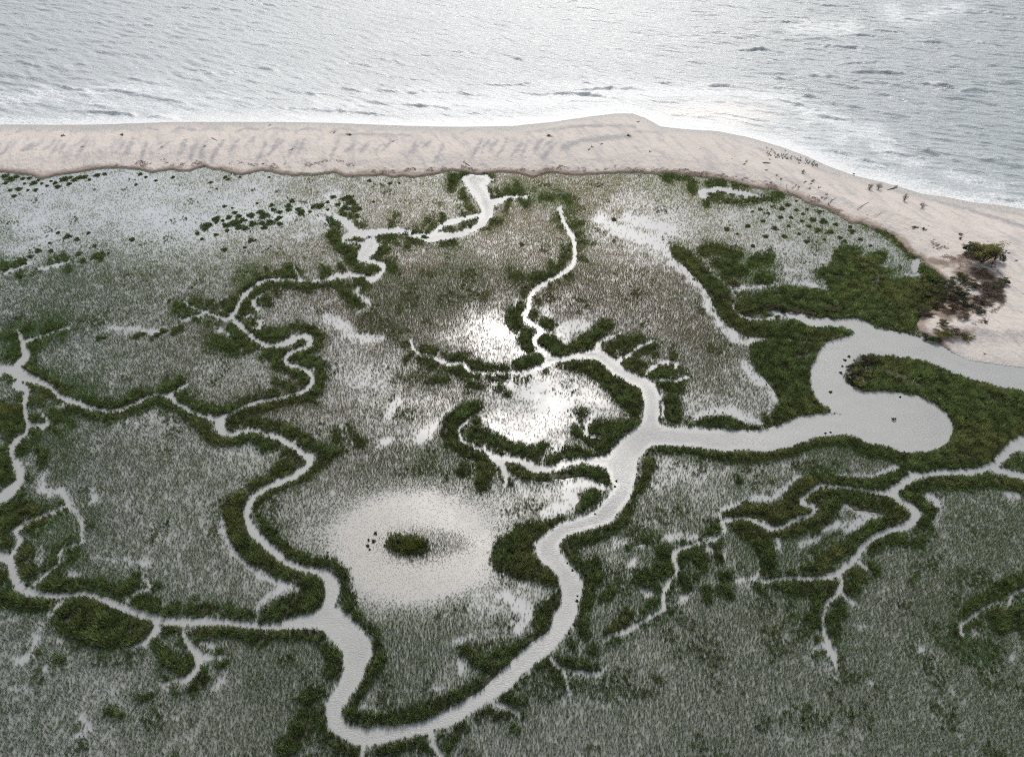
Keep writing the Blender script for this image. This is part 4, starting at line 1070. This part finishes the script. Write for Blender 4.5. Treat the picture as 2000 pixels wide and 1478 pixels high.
# ---- the tall shrub on the sand spit and the thicket round it
bush('coastal_shrub', 'tall dark shrub with yellow green tops, the tallest plant on the sand beside the thicket', 1912, 524, 7.6, 4.6, (.05, .05, .028), 11, 1.3, 11, .26, cat='shrub', tops=YELLOW, dm=5)
bush('coastal_shrub', 'loose dark shrub with gaps leaning right on the sand, right beside the tallest shrub', 1937, 517, 3.6, 3.2, DARK, 12, .8, 7, .2, cat='shrub', tops=OLIVE)
bush('coastal_shrub', 'low dark green shrub hugging the left foot of the tallest shrub on the sand', 1890, 505, 4.0, 2.2, DARK, 13, 1.3, 8, .2, cat='shrub', tops=GREEN)
TH = [ # u v width height colour tops label
 (1812, 545, 4.2, 1.2, GREEN, YELLOW, 'bright green low bush beside the small pool at the sand edge'),
 (1828, 552, 4.0, 1.3, GREEN, OLIVE, 'fresh green rounded bush at the corner where sand meets the thicket'),
 (1800, 575, 5.5, 1.2, (.05, .06, .025), OLIVE, 'broad olive bush on the marsh side of the thicket'),
 (1826, 572, 4.6, 1.3, (.06, .055, .025), OLIVE, 'brownish olive bush in the upper left of the thicket'),
 (1853, 560, 3.8, 1.0, GREY, GREY, 'grey green bush beside the bare sand patch at the top of the thicket'),
 (1874, 552, 4.0, 1.1, DARK, OLIVE, 'dark bush between bare sand and the grey debris, top of the thicket'),
 (1872, 582, 4.2, 1.3, DARK, DARK, 'darkest green bush directly left of the grey debris bed'),
 (1852, 588, 4.0, 1.2, DARK, BROWN, 'dark brown green bush in the heart of the thicket'),
 (1880, 603, 3.8, 1.2, (.045, .045, .025), DARK, 'blackish green bush against the left bend of the grey debris'),
 (1826, 600, 4.6, 1.1, (.05, .045, .025), BROWN, 'dull brown bush below the middle of the thicket'),
 (1858, 612, 4.6, 1.1, (.09, .06, .035), BROWN, 'reddish brown bush near the lower edge of the thicket'),
 (1805, 618, 4.4, .9, (.05, .055, .025), BROWN, 'mottled green and brown bush at the lower left of the thicket'),
 (1878, 630, 3.2, .9, BROWN, DEADC, 'brown withered bush just below the grey debris bed'),
 (1842, 660, 4.4, .8, OLIVE, YELLOW, 'long olive and rust bush on the bank above the creek mouth'),
 (1866, 658, 3.6, .8, BROWN, DEADC, 'rusty brown bush on white sand near the creek mouth'),
 (1884, 664, 2.6, .6, OLIVE, YELLOW, 'small olive bush, lowest and rightmost of those above the creek mouth'),
 (1820, 665, 3.6, .8, DARK, GREEN, 'dark bush on the creek bank where the beach begins'),
 (1838, 640, 2.6, .6, OLIVE, GREY, 'small pale olive bush on the bare sand pocket'),
 (1912, 548, 4.8, 1.2, (.11, .075, .05), BROWN, 'brown and dark twiggy bush right under the tallest shrub'),
 (1898, 568, 3.6, 1.1, GREY, BROWN, 'grey green bush on the right side of the debris bed, upper end'),
 (1920, 576, 4.6, 1.3, (.09, .065, .048), BROWN, 'grey brown tangled bush in the right part of the thicket'),
 (1944, 572, 4.2, 1.2, (.09, .07, .045), GREY, 'tangled bush at the right end of the thicket, beside open sand'),
 (1938, 590, 4.6, 1.1, (.10, .07, .05), DEADC, 'brown black bush at the lower right of the thicket'),
 (1912, 598, 4.0, 1.0, (.06, .045, .035), DEADC, 'dead looking brown bush along the right edge of the debris bed'),
 (1955, 562, 2.6, .9, DARK, OLIVE, 'small dark bush, rightmost of the thicket on the open sand'),
 (1908, 618, 2.8, .8, (.05, .045, .03), GREY, 'dark bush at the lower right tip of the debris bed')]
for i, (a, b, c_, d_, e_, f_, l_) in enumerate(TH):
    bush('thicket_bush', l_, a, b, c_, d_, e_, 40 + i * 3, .75 if e_ in (BROWN,) else 1.15, 7, .17, 'bushes of the thicket on the sand spit', tops=f_)
PEN = [(1700, 705, 3.4, 1.0, DARK, BROWN, 'dark purplish brown bush at the top tip of the peninsula'),
 (1664, 742, 2.6, 1.2, DARK, DARK, 'blackish bush at the water, left side of the peninsula tip'),
 (1676, 728, 2.8, 1.1, (.05, .055, .03), YELLOW, 'yellow flecked bush in the middle of the peninsula tip'),
 (1693, 735, 2.8, 1.1, OLIVE, YELLOW, 'olive yellow bush on the right of the peninsula tip clump'),
 (1678, 752, 3.0, 1.2, OLIVE, YELLOW, 'yellow green bush lowest on the peninsula tip beside the creek'),
 (1668, 718, 2.4, 1.1, DARK, GREY, 'dark grey bush upper left on the peninsula tip'),
 (1695, 755, 2.4, .9, OLIVE, GREEN, 'small green bush below right on the peninsula tip'),
 (1684, 715, 2.4, 1.0, DARK, OLIVE, 'dark olive bush under the purplish one on the peninsula')]
for i, (a, b, c_, d_, e_, f_, l_) in enumerate(PEN):
    bush('peninsula_bush', l_, a, b, c_, d_, e_, 140 + i * 3, 1.2, 7, .15, 'bushes on the tip of the creek peninsula', tops=f_)
RID = [(1433, 556, 3.4, .7, BROWN, OLIVE, 'reddish brown low bush alone in the upper marsh clearing'),
 (1419, 588, 3.0, .8, (.05, .035, .022), BROWN, 'dark rusty bush inside the green bank above the creek loop'),
 (1462, 607, 3.2, 1.0, DARK, OLIVE, 'leftmost dark bush of the ridge above the narrow creek'),
 (1485, 604, 3.0, .9, (.05, .045, .03), OLIVE, 'second bush of the ridge above the narrow creek, olive topped'),
 (1508, 602, 3.2, .9, (.045, .035, .03), BROWN, 'third bush of the ridge above the narrow creek, brown topped'),
 (1530, 606, 3.0, .8, DARK, DARK, 'near black bush on the right half of the creek ridge'),
 (1556, 608, 3.0, .6, DEADC, OLIVE, 'pale straw coloured bush right of the creek ridge'),
 (1582, 615, 2.6, .6, DEADC, BROWN, 'pale tan bush between the ridge and the round brown bush'),
 (1625, 612, 3.4, .9, BROWN, OLIVE, 'round rust brown bush on the green bank above the bend'),
 (1665, 612, 3.8, .8, BROWN, OLIVE, 'long brown bush, left half, on the bank above the river bend'),
 (1692, 616, 3.4, .8, (.07, .055, .03), BROWN, 'long brown bush, right half, on the bank above the river bend')]
for i, (a, b, c_, d_, e_, f_, l_) in enumerate(RID):
    bush('ridge_bush', l_, a, b, c_, d_, e_, 200 + i * 3, 1.2, 6, .15, 'low bushes along the upper creek ridge', tops=f_)
# ---- hummocks: single round clumps of grass standing in the water
def hummock_mesh(seed):
    r = np.random.default_rng(seed); n = 46; a = r.random(n) * 6.283; q = r.random(n) ** .6 * (1 + .35 * np.sin(3 * a + seed) + .2 * np.sin(5 * a + 2 * seed))
    P = np.stack([np.cos(a) * q * .85, np.sin(a) * q * .85, 0 * q - .03], 1)
    H = .55 * (1.15 - .45 * q) * (.8 + .4 * r.random(n)); C = np.array([[.105, .140, .055]]) * (.6 + .8 * r.random(n))[:, None]
    o = blade_mesh('grass_hummock', BM, P, H, .10, 7, .22, .5, C, 2, seed + 1, .35); return o
protos = [hummock_mesh(500 + i) for i in range(4)]; used = [False] * 4
def hummock(u, v, r_, label, group, k=None, hf=1.0, sq=.85):
    i = random.Random(int(u * 7 + v * 13)).randrange(4) if k is None else k
    if used[i]: o = protos[i].copy(); COL.objects.link(o)
    else: o = protos[i]; used[i] = True
    s = r_ / ppm(u, v); x, y = at(u, v + r_ * .45); o.location = (x, y, gz(x, y)); rr = random.Random(int(u * 31 + v * 17)); o.rotation_euler = (0, 0, rr.random() * 6.28); s *= .62 + .75 * rr.random()
    o.scale = (s, s * sq, (.45 + .75 * min(s, 1.6)) * hf); tag(o, label, 'grass clump', group); return o
def many(txt, label, group, **k):
    for s in parse(txt.replace(',', '\n')):
        a, b, c_ = s[0]; hummock(a, b, c_ / 1.0, label, group, **k)
many('466 420 8, 459 413 7, 423 425 8, 435 429 6, 447 422 7, 490 418 8, 516 417 10, 508 413 6, 529 432 8, 517 441 8, 468 441 7, 480 442 10, 444 448 7, 475 428 6, 466 433 5, 402 438 12, 386 453 8, 492 466 9, 478 481 6, 438 486 6, 422 457 5, 395 465 5, 546 411 9, 564 399 8, 564 407 7, 571 391 5, 583 405 10, 588 413 8, 531 399 6, 502 396 4, 454 405 4, 439 402 4, 546 422 8, 541 427 5, 547 435 6, 534 408 5, 423 432 6',
     'small dark green grass clump in the shallow pan at upper left', 'grass clumps scattered in the upper left pan')
hummock(440, 436, 10, 'left half of the larger oval grass clump in the upper left pan', None, 0); hummock(457, 433, 10, 'right half of the larger oval grass clump in the upper left pan', None, 1)
hummock(494, 433, 11, 'wide dark grass clump, left end of the longest clump in the upper left pan', None, 2); hummock(512, 432, 11, 'wide dark grass clump, right end of the longest clump in the upper left pan', None, 3)
many('670 385 10, 686 392 9, 651 383 6, 675 404 8, 672 416 8, 651 434 8, 623 399 9, 612 402 7, 640 392 7, 695 420 7, 702 406 5, 681 384 7, 640 408 5, 660 398 5, 694 398 6, 605 412 5',
     'dark grass clump among the threads of water north of the forked pool', 'grass clumps north of the forked pool')
many('10 342 7, 22 347 8, 33 343 6, 45 347 6, 58 346 6, 75 350 6, 12 355 7, 20 369 7, 37 368 5, 66 356 6, 70 369 7, 55 370 5, 82 357 5, 28 381 6, 92 362 4, 113 363 6, 120 351 6, 128 347 7, 138 344 7, 145 350 6, 135 358 5, 155 345 6, 165 344 6, 175 350 4, 190 341 5, 205 339 4, 100 352 5, 108 356 5, 48 357 5, -14 350 9, -30 360 8, -50 352 8, -22 372 6',
     'dark grass clump standing in water just below the beach at far left', 'grass clumps below the beach at far left')
many('275 339 4, 285 345 4, 338 345 4, 412 355 4, 440 345 5, 446 349 4, 469 345 4, 266 360 3, 526 345 4, 424 368 3, 305 352 3, 722 352 4, 762 358 3, 780 357 3, 1019 476 5, 1199 427 5, 730 393 4, 822 390 3, 1122 386 4',
     'lone small tuft dotted in the open marsh south of the beach', 'lone tufts in the upper marsh')
many('114 453 5, 132 460 7, 151 466 5, 258 466 6, 100 488 6, 154 492 9, 188 497 9, 200 493 7, 197 502 8, 162 507 8, 185 479 4, 173 454 4, 97 473 5, 212 494 4, 60 498 8, 75 487 8, 45 508 8',
     'dark grass clump along the faint pale streaks at left', 'grass clumps along the pale streaks at left')
many('1527 406 5, 1555 408 6, 1507 402 5, 1538 399 5, 1568 416 5, 1608 430 7, 1587 427 6, 1632 436 7, 1566 430 5, 1545 423 6, 1664 450 7, 1660 441 7, 1524 423 5, 1622 451 6, 1597 448 6, 1471 478 7, 1419 446 5, 1513 444 6, 1580 440 5, 1540 440 5, 1490 430 5, 1470 412 4, 1460 440 5, 1440 455 5, 1495 460 5, 1560 455 5, 1640 462 6, 1610 466 5, 1600 412 4, 1576 408 4, 1500 415 4, 1532 460 5, 1575 470 5, 1485 408 4, 1555 392 3, 1650 470 5, 1680 466 5, 1700 478 6',
     'dark grass clump in the pale flooded marsh behind the right hand beach', 'grass clumps behind the right hand beach')
hummock(809, 449, 12, 'left dark green islet in the creek below the sandy pool', None, 0, .9, .6); hummock(829, 458, 12, 'right dark green islet in the creek below the sandy pool', None, 1, .9, .6)
hummock(194, 658, 8, 'left part of the lone oval clump in the left marsh', None, 2); hummock(205, 656, 8, 'right part of the lone oval clump in the left marsh', None, 3)
hummock(268, 654, 7, 'bluish oval clump, west one of a row of three in the left marsh', None, 1); hummock(280, 650, 7, 'bluish clump in the middle of the row in the left marsh', None, 2)
hummock(308, 651, 8, 'dark narrow clump beside a pale gap in the left marsh', None, 3); hummock(318, 644, 7, 'dark clump leaning to upper right in the left marsh', None, 0)
hummock(342, 645, 9, 'round bright green clump at the end of the clump row', None, 1); hummock(352, 638, 8, 'green clump touching the dark bank, east end of the row', None, 2)
hummock(330, 585, 8, 'long dark clump, its upper end, in the upper left marsh', None, 3, .8, .5); hummock(345, 590, 9, 'long dark clump, its lower end, in the upper left marsh', None, 0, .8, .5)
hummock(734, 1040, 3.6, 'topmost tiny round tuft left of the green islet in the pale pan', None, 0, 1.3); hummock(720, 1053, 3.6, 'tiny round tuft farthest left beside the islet in the pale pan', None, 1, 1.3)
hummock(730, 1055, 4.4, 'largest of the tiny tufts left of the green islet', None, 2, 1.3); hummock(718, 1064, 4.2, 'brownish tuft below the others left of the islet', None, 3, .8); hummock(722, 1071, 4, 'lowest tuft left of the green islet in the pale pan', None, 0, .8)
many('1849 800 3, 1856 812 3, 1843 795 3, 1612 845 2, 1622 843 3, 1758 774 3, 1650 702 3, 1645 714 3, 1642 727 3, 1658 695 3, 1622 764 4',
     'small tuft in the shallows along the wide right hand creek', 'tufts in the shallows of the right hand creek', hf=.7)
many('1201 948 4, 1204 938 3, 1162 1002 3, 1080 1026 3, 1108 1098 3, 1118 1112 3, 1128 1162 3, 1127 1172 3, 1122 1218 4, 1112 1235 4, 1246 905 2, 1247 915 3, 1243 925 2, 1247 932 3, 1205 1003 3, 1245 945 3',
     'small green tuft rooted in the shallow edge of the main creek', 'tufts along the edge of the main creek', hf=.7)
# ---- birds resting on the beach
def bird_mesh():
    V, T = [], []
    prof = [(-.30, .30, .01), (-.24, .30, .05), (-.12, .28, .10), (.02, .28, .115), (.13, .32, .085), (.18, .39, .045), (.20, .44, .04), (.235, .465, .048), (.27, .46, .035), (.31, .445, .014), (.36, .43, .004)]
    tube(V, T, [(x, 0, z) for x, z, r in prof], [r for x, z, r in prof], 8)
    for s in (-1, 1):
        tube(V, T, [(.0, .04 * s, .20), (.01, .045 * s, .0), (.06, .05 * s, .0)], [.014, .01, .012], 5)
        tube(V, T, [(.12, .08 * s, .32), (-.08, .10 * s, .30), (-.30, .05 * s, .31)], [.02, .035, .008], 5)
    return V, T
BD = plain('dark_feathers', (.022, .022, .025), .6)
V, T = bird_mesh(); b0 = mesh_list('bird', V, T, BD); rb = random.Random(4); nb_ = 0
for k in range(200):
    t = rb.random(); uu = 1495 + 102 * t; mid = 297 + 25 * t ** 1.05; vv = mid + rb.gauss(0, 5.6 - 3.2 * t) + 3
    if rb.random() < .25 * t: continue
    if nb_ >= 96: break
    o = b0 if nb_ == 0 else b0.copy()
    if nb_: COL.objects.link(o)
    x, y = at(uu, vv); s = .62 + .3 * rb.random(); o.location = (x, y, gz(x, y)); o.scale = (s * 1.2, s * 1.5, s * .72); o.rotation_euler = (0, 0, rb.random() * 6.28)
    tag(o, 'dark seabird resting in the flock on the wet sand', 'bird', 'flock of seabirds on the beach'); nb_ += 1
o = b0.copy(); COL.objects.link(o); x, y = at(1667, 342); o.location = (x, y, gz(x, y)); o.scale = (1.3, 1.3, 1.3); tag(o, 'lone dark bird at the edge of the surf, away from the flock', 'bird')
# ---- driftwood
def log(u0, v0, u1, v1, r0, label, roots=0, seed=0, name='driftwood_log', group=None):
    r = np.random.default_rng(900 + seed); A = at(u0, v0); B = at(u1, v1); xm, ym = (A[0] + B[0]) / 2, (A[1] + B[1]) / 2; z = gz(xm, ym)
    V, T = [], []; n = 6; pts = []
    for i in range(n):
        t = i / (n - 1); pts.append((A[0] - xm + (B[0] - A[0]) * t + r.normal() * .05, A[1] - ym + (B[1] - A[1]) * t + r.normal() * .07, r0 * .7 + .05 * math.sin(t * 3.1) + r.random() * .03))
    tube(V, T, pts, [r0 * (1.1 - .5 * i / (n - 1)) for i in range(n)], 8)
    for k in range(roots):
        e = np.array(pts[0 if k % 2 == 0 or roots > 3 else 2]); d = r.normal(size=3) * np.array([.5, .5, .35]); d[2] = abs(d[2])
        tube(V, T, [tuple(e), tuple(e + d * .6), tuple(e + d + r.normal(size=3) * .08)], [r0 * .6, r0 * .35, r0 * .1], 5)
    o = mesh_list(name, V, T, WOOD); o.location = (xm, ym, z); tag(o, label, 'driftwood', group); return o
log(1488, 326, 1503, 326, .16, 'straight brown log lying level below the bird flock', 0, 1)
log(1751, 366, 1732, 374, .17, 'dark slanting log with a knobbed root end near the surf', 5, 2)
log(1671, 417, 1693, 404, .07, 'long thin slanting pole on the sand right of centre beach', 0, 3)
log(1616, 403, 1631, 392, .09, 'thin forked branch lying near the marsh edge', 3, 4)
log(1536, 363, 1535, 375, .08, 'short upright looking branch between two debris lines', 3, 5)
log(1545, 374, 1560, 364, .08, 'slanting branch with a thick lower end above the scarp', 2, 6)
log(417, 277, 427, 283, .10, 'reddish stick alone on the left part of the beach', 1, 7)
log(906, 322, 918, 330, .12, 'tangled branch resting above the scarp near the sandy pool', 5, 8)
log(1704, 430, 1724, 421, .05, 'thin pale stick low on the beach above the dark hedge', 0, 9)
for k, (a, b) in enumerate([(1456, 324), (1452, 330), (1524, 356), (1598, 374), (1612, 387), (1611, 393), (1604, 392), (1582, 367), (1571, 363), (1494, 341), (769, 281), (1150, 301), (1156, 296), (1247, 240), (1269, 306), (1175, 290), (1515, 350), (1505, 361), (1558, 371), (1580, 375), (1730, 455), (1960, 500), (1965, 503), (1980, 519), (320, 297), (404, 295), (166, 296), (573, 301), (528, 246), (654, 262)]):
    log(a - 2, b + 1, a + 2, b - .5, .10, 'small dark chunk of driftwood lying on the open sand', 3, 20 + k, 'driftwood_chunk', 'small driftwood chunks on the beach')
# ---- dead saplings and beach weeds
for k, (a, b, w_, h_, l_) in enumerate([(1697, 373, 1.8, 1.6, 'bare brown sapling skeleton, left of the pair near the slanting log'), (1714, 372, 1.8, 1.7, 'bare brown sapling skeleton, right of the pair near the slanting log'),
        (1764, 396, 1.5, 1.9, 'tall bare branching sapling on the right hand beach'), (1798, 411, 1.9, 1.3, 'dense leafless bush on the right hand beach, right of the tall sapling')]):
    bush('dead_sapling', l_, a, b, w_, h_, DEADC, 300 + k, .25, 9, .1, None, 'dead bush')
for k, (a, b, w_, h_, l_) in enumerate([(1567, 344, .9, .9, 'small green weed stalk below the middle of the bird flock'), (1585, 362, 1.1, .5, 'yellowish weed between driftwood bits'), (1783, 453, 1.8, .4, 'sprawling yellow green weed left of two on the sand above the dark hedge'),
        (1800, 458, 1.3, .4, 'smaller yellow green weed beside the sprawling one'), (1872, 470, 1.2, .5, 'small green weed left of the tallest shrub'), (1870, 477, 1.0, .4, 'low weed just beneath another, left of the tallest shrub'), (1073, 271, 2.2, .3, 'flat patch of beach weed on the centre beach'),
        (1227, 272, 1.6, .3, 'little weed patch near the tip of the beach bulge'), (684, 268, 2.2, .3, 'brownish weed patch on the berm left of centre'), (1919, 640, 1.4, .4, 'tiny green sprig on the white sand below the thicket'), (126, 271, 1.3, .3, 'dark weed patch on the berm at far left'), (241, 269, 1.5, .3, 'dark weed patch on the berm, second from far left')]):
    bush('beach_weed', l_, a, b, w_, h_, OLIVE, 330 + k, .5, 5, .1, None, 'weed')
bush('snag', 'dark snag of twigs sticking out of the wide creek pool', 1746, 820, .9, .5, DARK, 390, .6, 5, .1, None, 'snag')
# ---- wrack: broken reeds and twigs washed up in lines
WR = newfield()
for s in parse('''1893 538 3, 1880 558 5, 1874 570 6, 1892 584 7, 1901 598 9, 1892 612 9, 1884 624 7
1870 530 3, 1885 522 5, 1900 530 4
1835 508 3, 1855 512 4, 1880 512 5
1818 484 3, 1830 490 4, 1845 493 3
1768 484 3, 1778 494 3
1700 446 2, 1715 450 2, 1728 452 2
1448 354 1.5, 1480 362 1.5, 1500 366 2.5, 1530 377 3, 1548 380 2, 1555 376 2
1575 390 2, 1590 396 2, 1610 400 1, 1630 414 3, 1655 428 1
1230 335 1.5, 1330 338 2.5, 1370 343 2.5, 1395 346 2, 1440 352 1.5
905 330 1.5, 935 336 2, 985 332 1.5, 1040 340 1, 1090 332 1.5, 1150 336 1, 1200 333 1
230 324 2, 260 322 2, 290 326 2.5, 315 327 1.5
322 322 2, 345 329 1.5, 385 322 3, 400 326 2
450 325 1, 500 327 1.5, 545 330 2, 560 325 1
600 328 2, 620 326 2, 660 320 2, 690 332 1.5
730 340 1, 780 338 1, 830 337 1.5, 870 333 1.5
1920 625 2, 1940 615 2, 1955 600 1.5
1890 645 2, 1905 640 2, 1925 632 1
1930 530 2, 1945 540 2, 1955 560 2
1920 690 1'''): stroke(WR, s)
x, y = np.meshgrid(np.arange(-185, 185, .22), np.arange(100, 225, .22)); r = np.random.default_rng(77); x = x.ravel() + r.normal(size=x.size) * .1; y = y.ravel() + r.normal(size=y.size) * .1
u, v = sheet(x, y); wd = look(WR, u, v) + (fbm(x, y, 1.6, 401, 3) - .5) * 15
k = (wd < -.3) & (u > -200) & (u < 2150); k &= (r.random(len(x)) < .8); x, y = x[k], y[k]
k = (r.random(len(x)) < .55); x, y = x[k], y[k]
if len(x) > 15000: q_ = r.choice(len(x), 15000, False); x, y = x[q_], y[q_]
pts = []
for a, b in zip(x, y):
    ok, loc, no, idx = ground_o.ray_cast(Vector((a, b, 50)), Vector((0, 0, -1))); pts.append((a, b, max(0, loc.z)))
pts = np.array(pts); n = len(pts); nb2 = 3; P = np.repeat(pts, nb2, 0); P[:, :2] += r.normal(size=(len(P), 2)) * .12; P[:, 2] += .02 + .12 * r.random(len(P))
a = r.random(len(P)) * 3.14; L = .12 + .30 * r.random(len(P)); d = np.stack([np.cos(a) * L, np.sin(a) * L, r.normal(size=len(P)) * .06], 1); wv = np.stack([-np.sin(a), np.cos(a), 0 * a], 1) * .03
up = np.zeros_like(d); up[:, 2] = .04
V = np.stack([P - d, P + wv, P + d, P - wv + up], 1).reshape(-1, 3); i = 4 * np.arange(len(P))[:, None]
C = np.array([[.21, .155, .125]]) * np.exp(r.normal(size=(len(P), 1)) * .4); C[::9] *= 1.8
o = mesh_np('wrack', V, i + np.array([[0, 1, 2, 3]]), None, WRACK, False, None, np.repeat(np.clip(C, 0, 1), 4, 0))
tag(o, 'brown broken reeds and twigs washed up in lines on the sand', 'wrack', kind='stuff')
# ------------------------------------------------------------------ light
EL = math.radians(46); AZ = math.radians(2)
sdir = Vector((math.sin(AZ) * math.cos(EL), math.cos(AZ) * math.cos(EL), math.sin(EL)))
sd_ = bpy.data.lights.new('sun', 'SUN'); sd_.energy = SUN_E; sd_.angle = math.radians(SUN_A); sd_.color = (1, .93, .86)
so_ = bpy.data.objects.new('sun', sd_); COL.objects.link(so_); so_.rotation_euler = (-sdir).to_track_quat('-Z', 'Y').to_euler(); so_.location = (0, 200, 300)
w = bpy.data.worlds.new('World'); S.world = w; w.use_nodes = True; nt = w.node_tree; nt.nodes.clear()
out = nt.nodes.new('ShaderNodeOutputWorld'); bg = nt.nodes.new('ShaderNodeBackground'); nt.links.new(bg.outputs[0], out.inputs[0]); bg.inputs[1].default_value = .1
sky = N(nt, 'ShaderNodeTexSky', sky_type='NISHITA'); sky.sun_disc = False; sky.sun_elevation = EL; sky.sun_rotation = AZ; sky.air_density = 1; sky.dust_density = 2; sky.altitude = 100
tc = N(nt, 'ShaderNodeTexCoord').outputs['Generated']
dp = N(nt, 'ShaderNodeVectorMath', operation='DOT_PRODUCT'); nt.links.new(tc, dp.inputs[0]); dp.inputs[1].default_value = sdir
glow = math_(nt, 'POWER', math_(nt, 'MAXIMUM', dp.outputs['Value'], 0.0), 28.0)
cl = noise(nt, 2.6, 6, .6, vec=tc, stretch=(1, 1, 2.2), dist=.3)
cover = ramp(nt, cl, .38, .60, .45, 1.0)
bright = math_(nt, 'ADD', SKY_B, math_(nt, 'MULTIPLY', glow, GLOW))
fine = ramp(nt, noise(nt, 7.0, 5, .6, vec=tc), .3, .7, .6, 1.35)
bright = math_(nt, 'MULTIPLY', bright, fine)
cc = N(nt, 'ShaderNodeVectorMath', operation='SCALE'); cc.inputs[0].default_value = (.90, .965, 1.05); put(nt, cc.inputs['Scale'], bright)
cm = mix(nt, cover, sky.outputs[0], cc.outputs[0]); nt.links.new(cm, bg.inputs[0])
S.view_settings.view_transform = 'Standard'; S.view_settings.look = 'None'; S.view_settings.exposure = EXPO; S.view_settings.gamma = 1
S.render.engine = 'CYCLES'; S.cycles.max_bounces = 6; S.cycles.diffuse_bounces = 3; S.cycles.use_denoising = False; S.cycles.denoiser = 'OPENIMAGEDENOISE'; S.cycles.denoising_prefilter = 'ACCURATE'; S.cycles.pixel_filter_type = 'BLACKMAN_HARRIS'; S.cycles.filter_width = 1.15
S.cycles.sample_clamp_indirect = 4
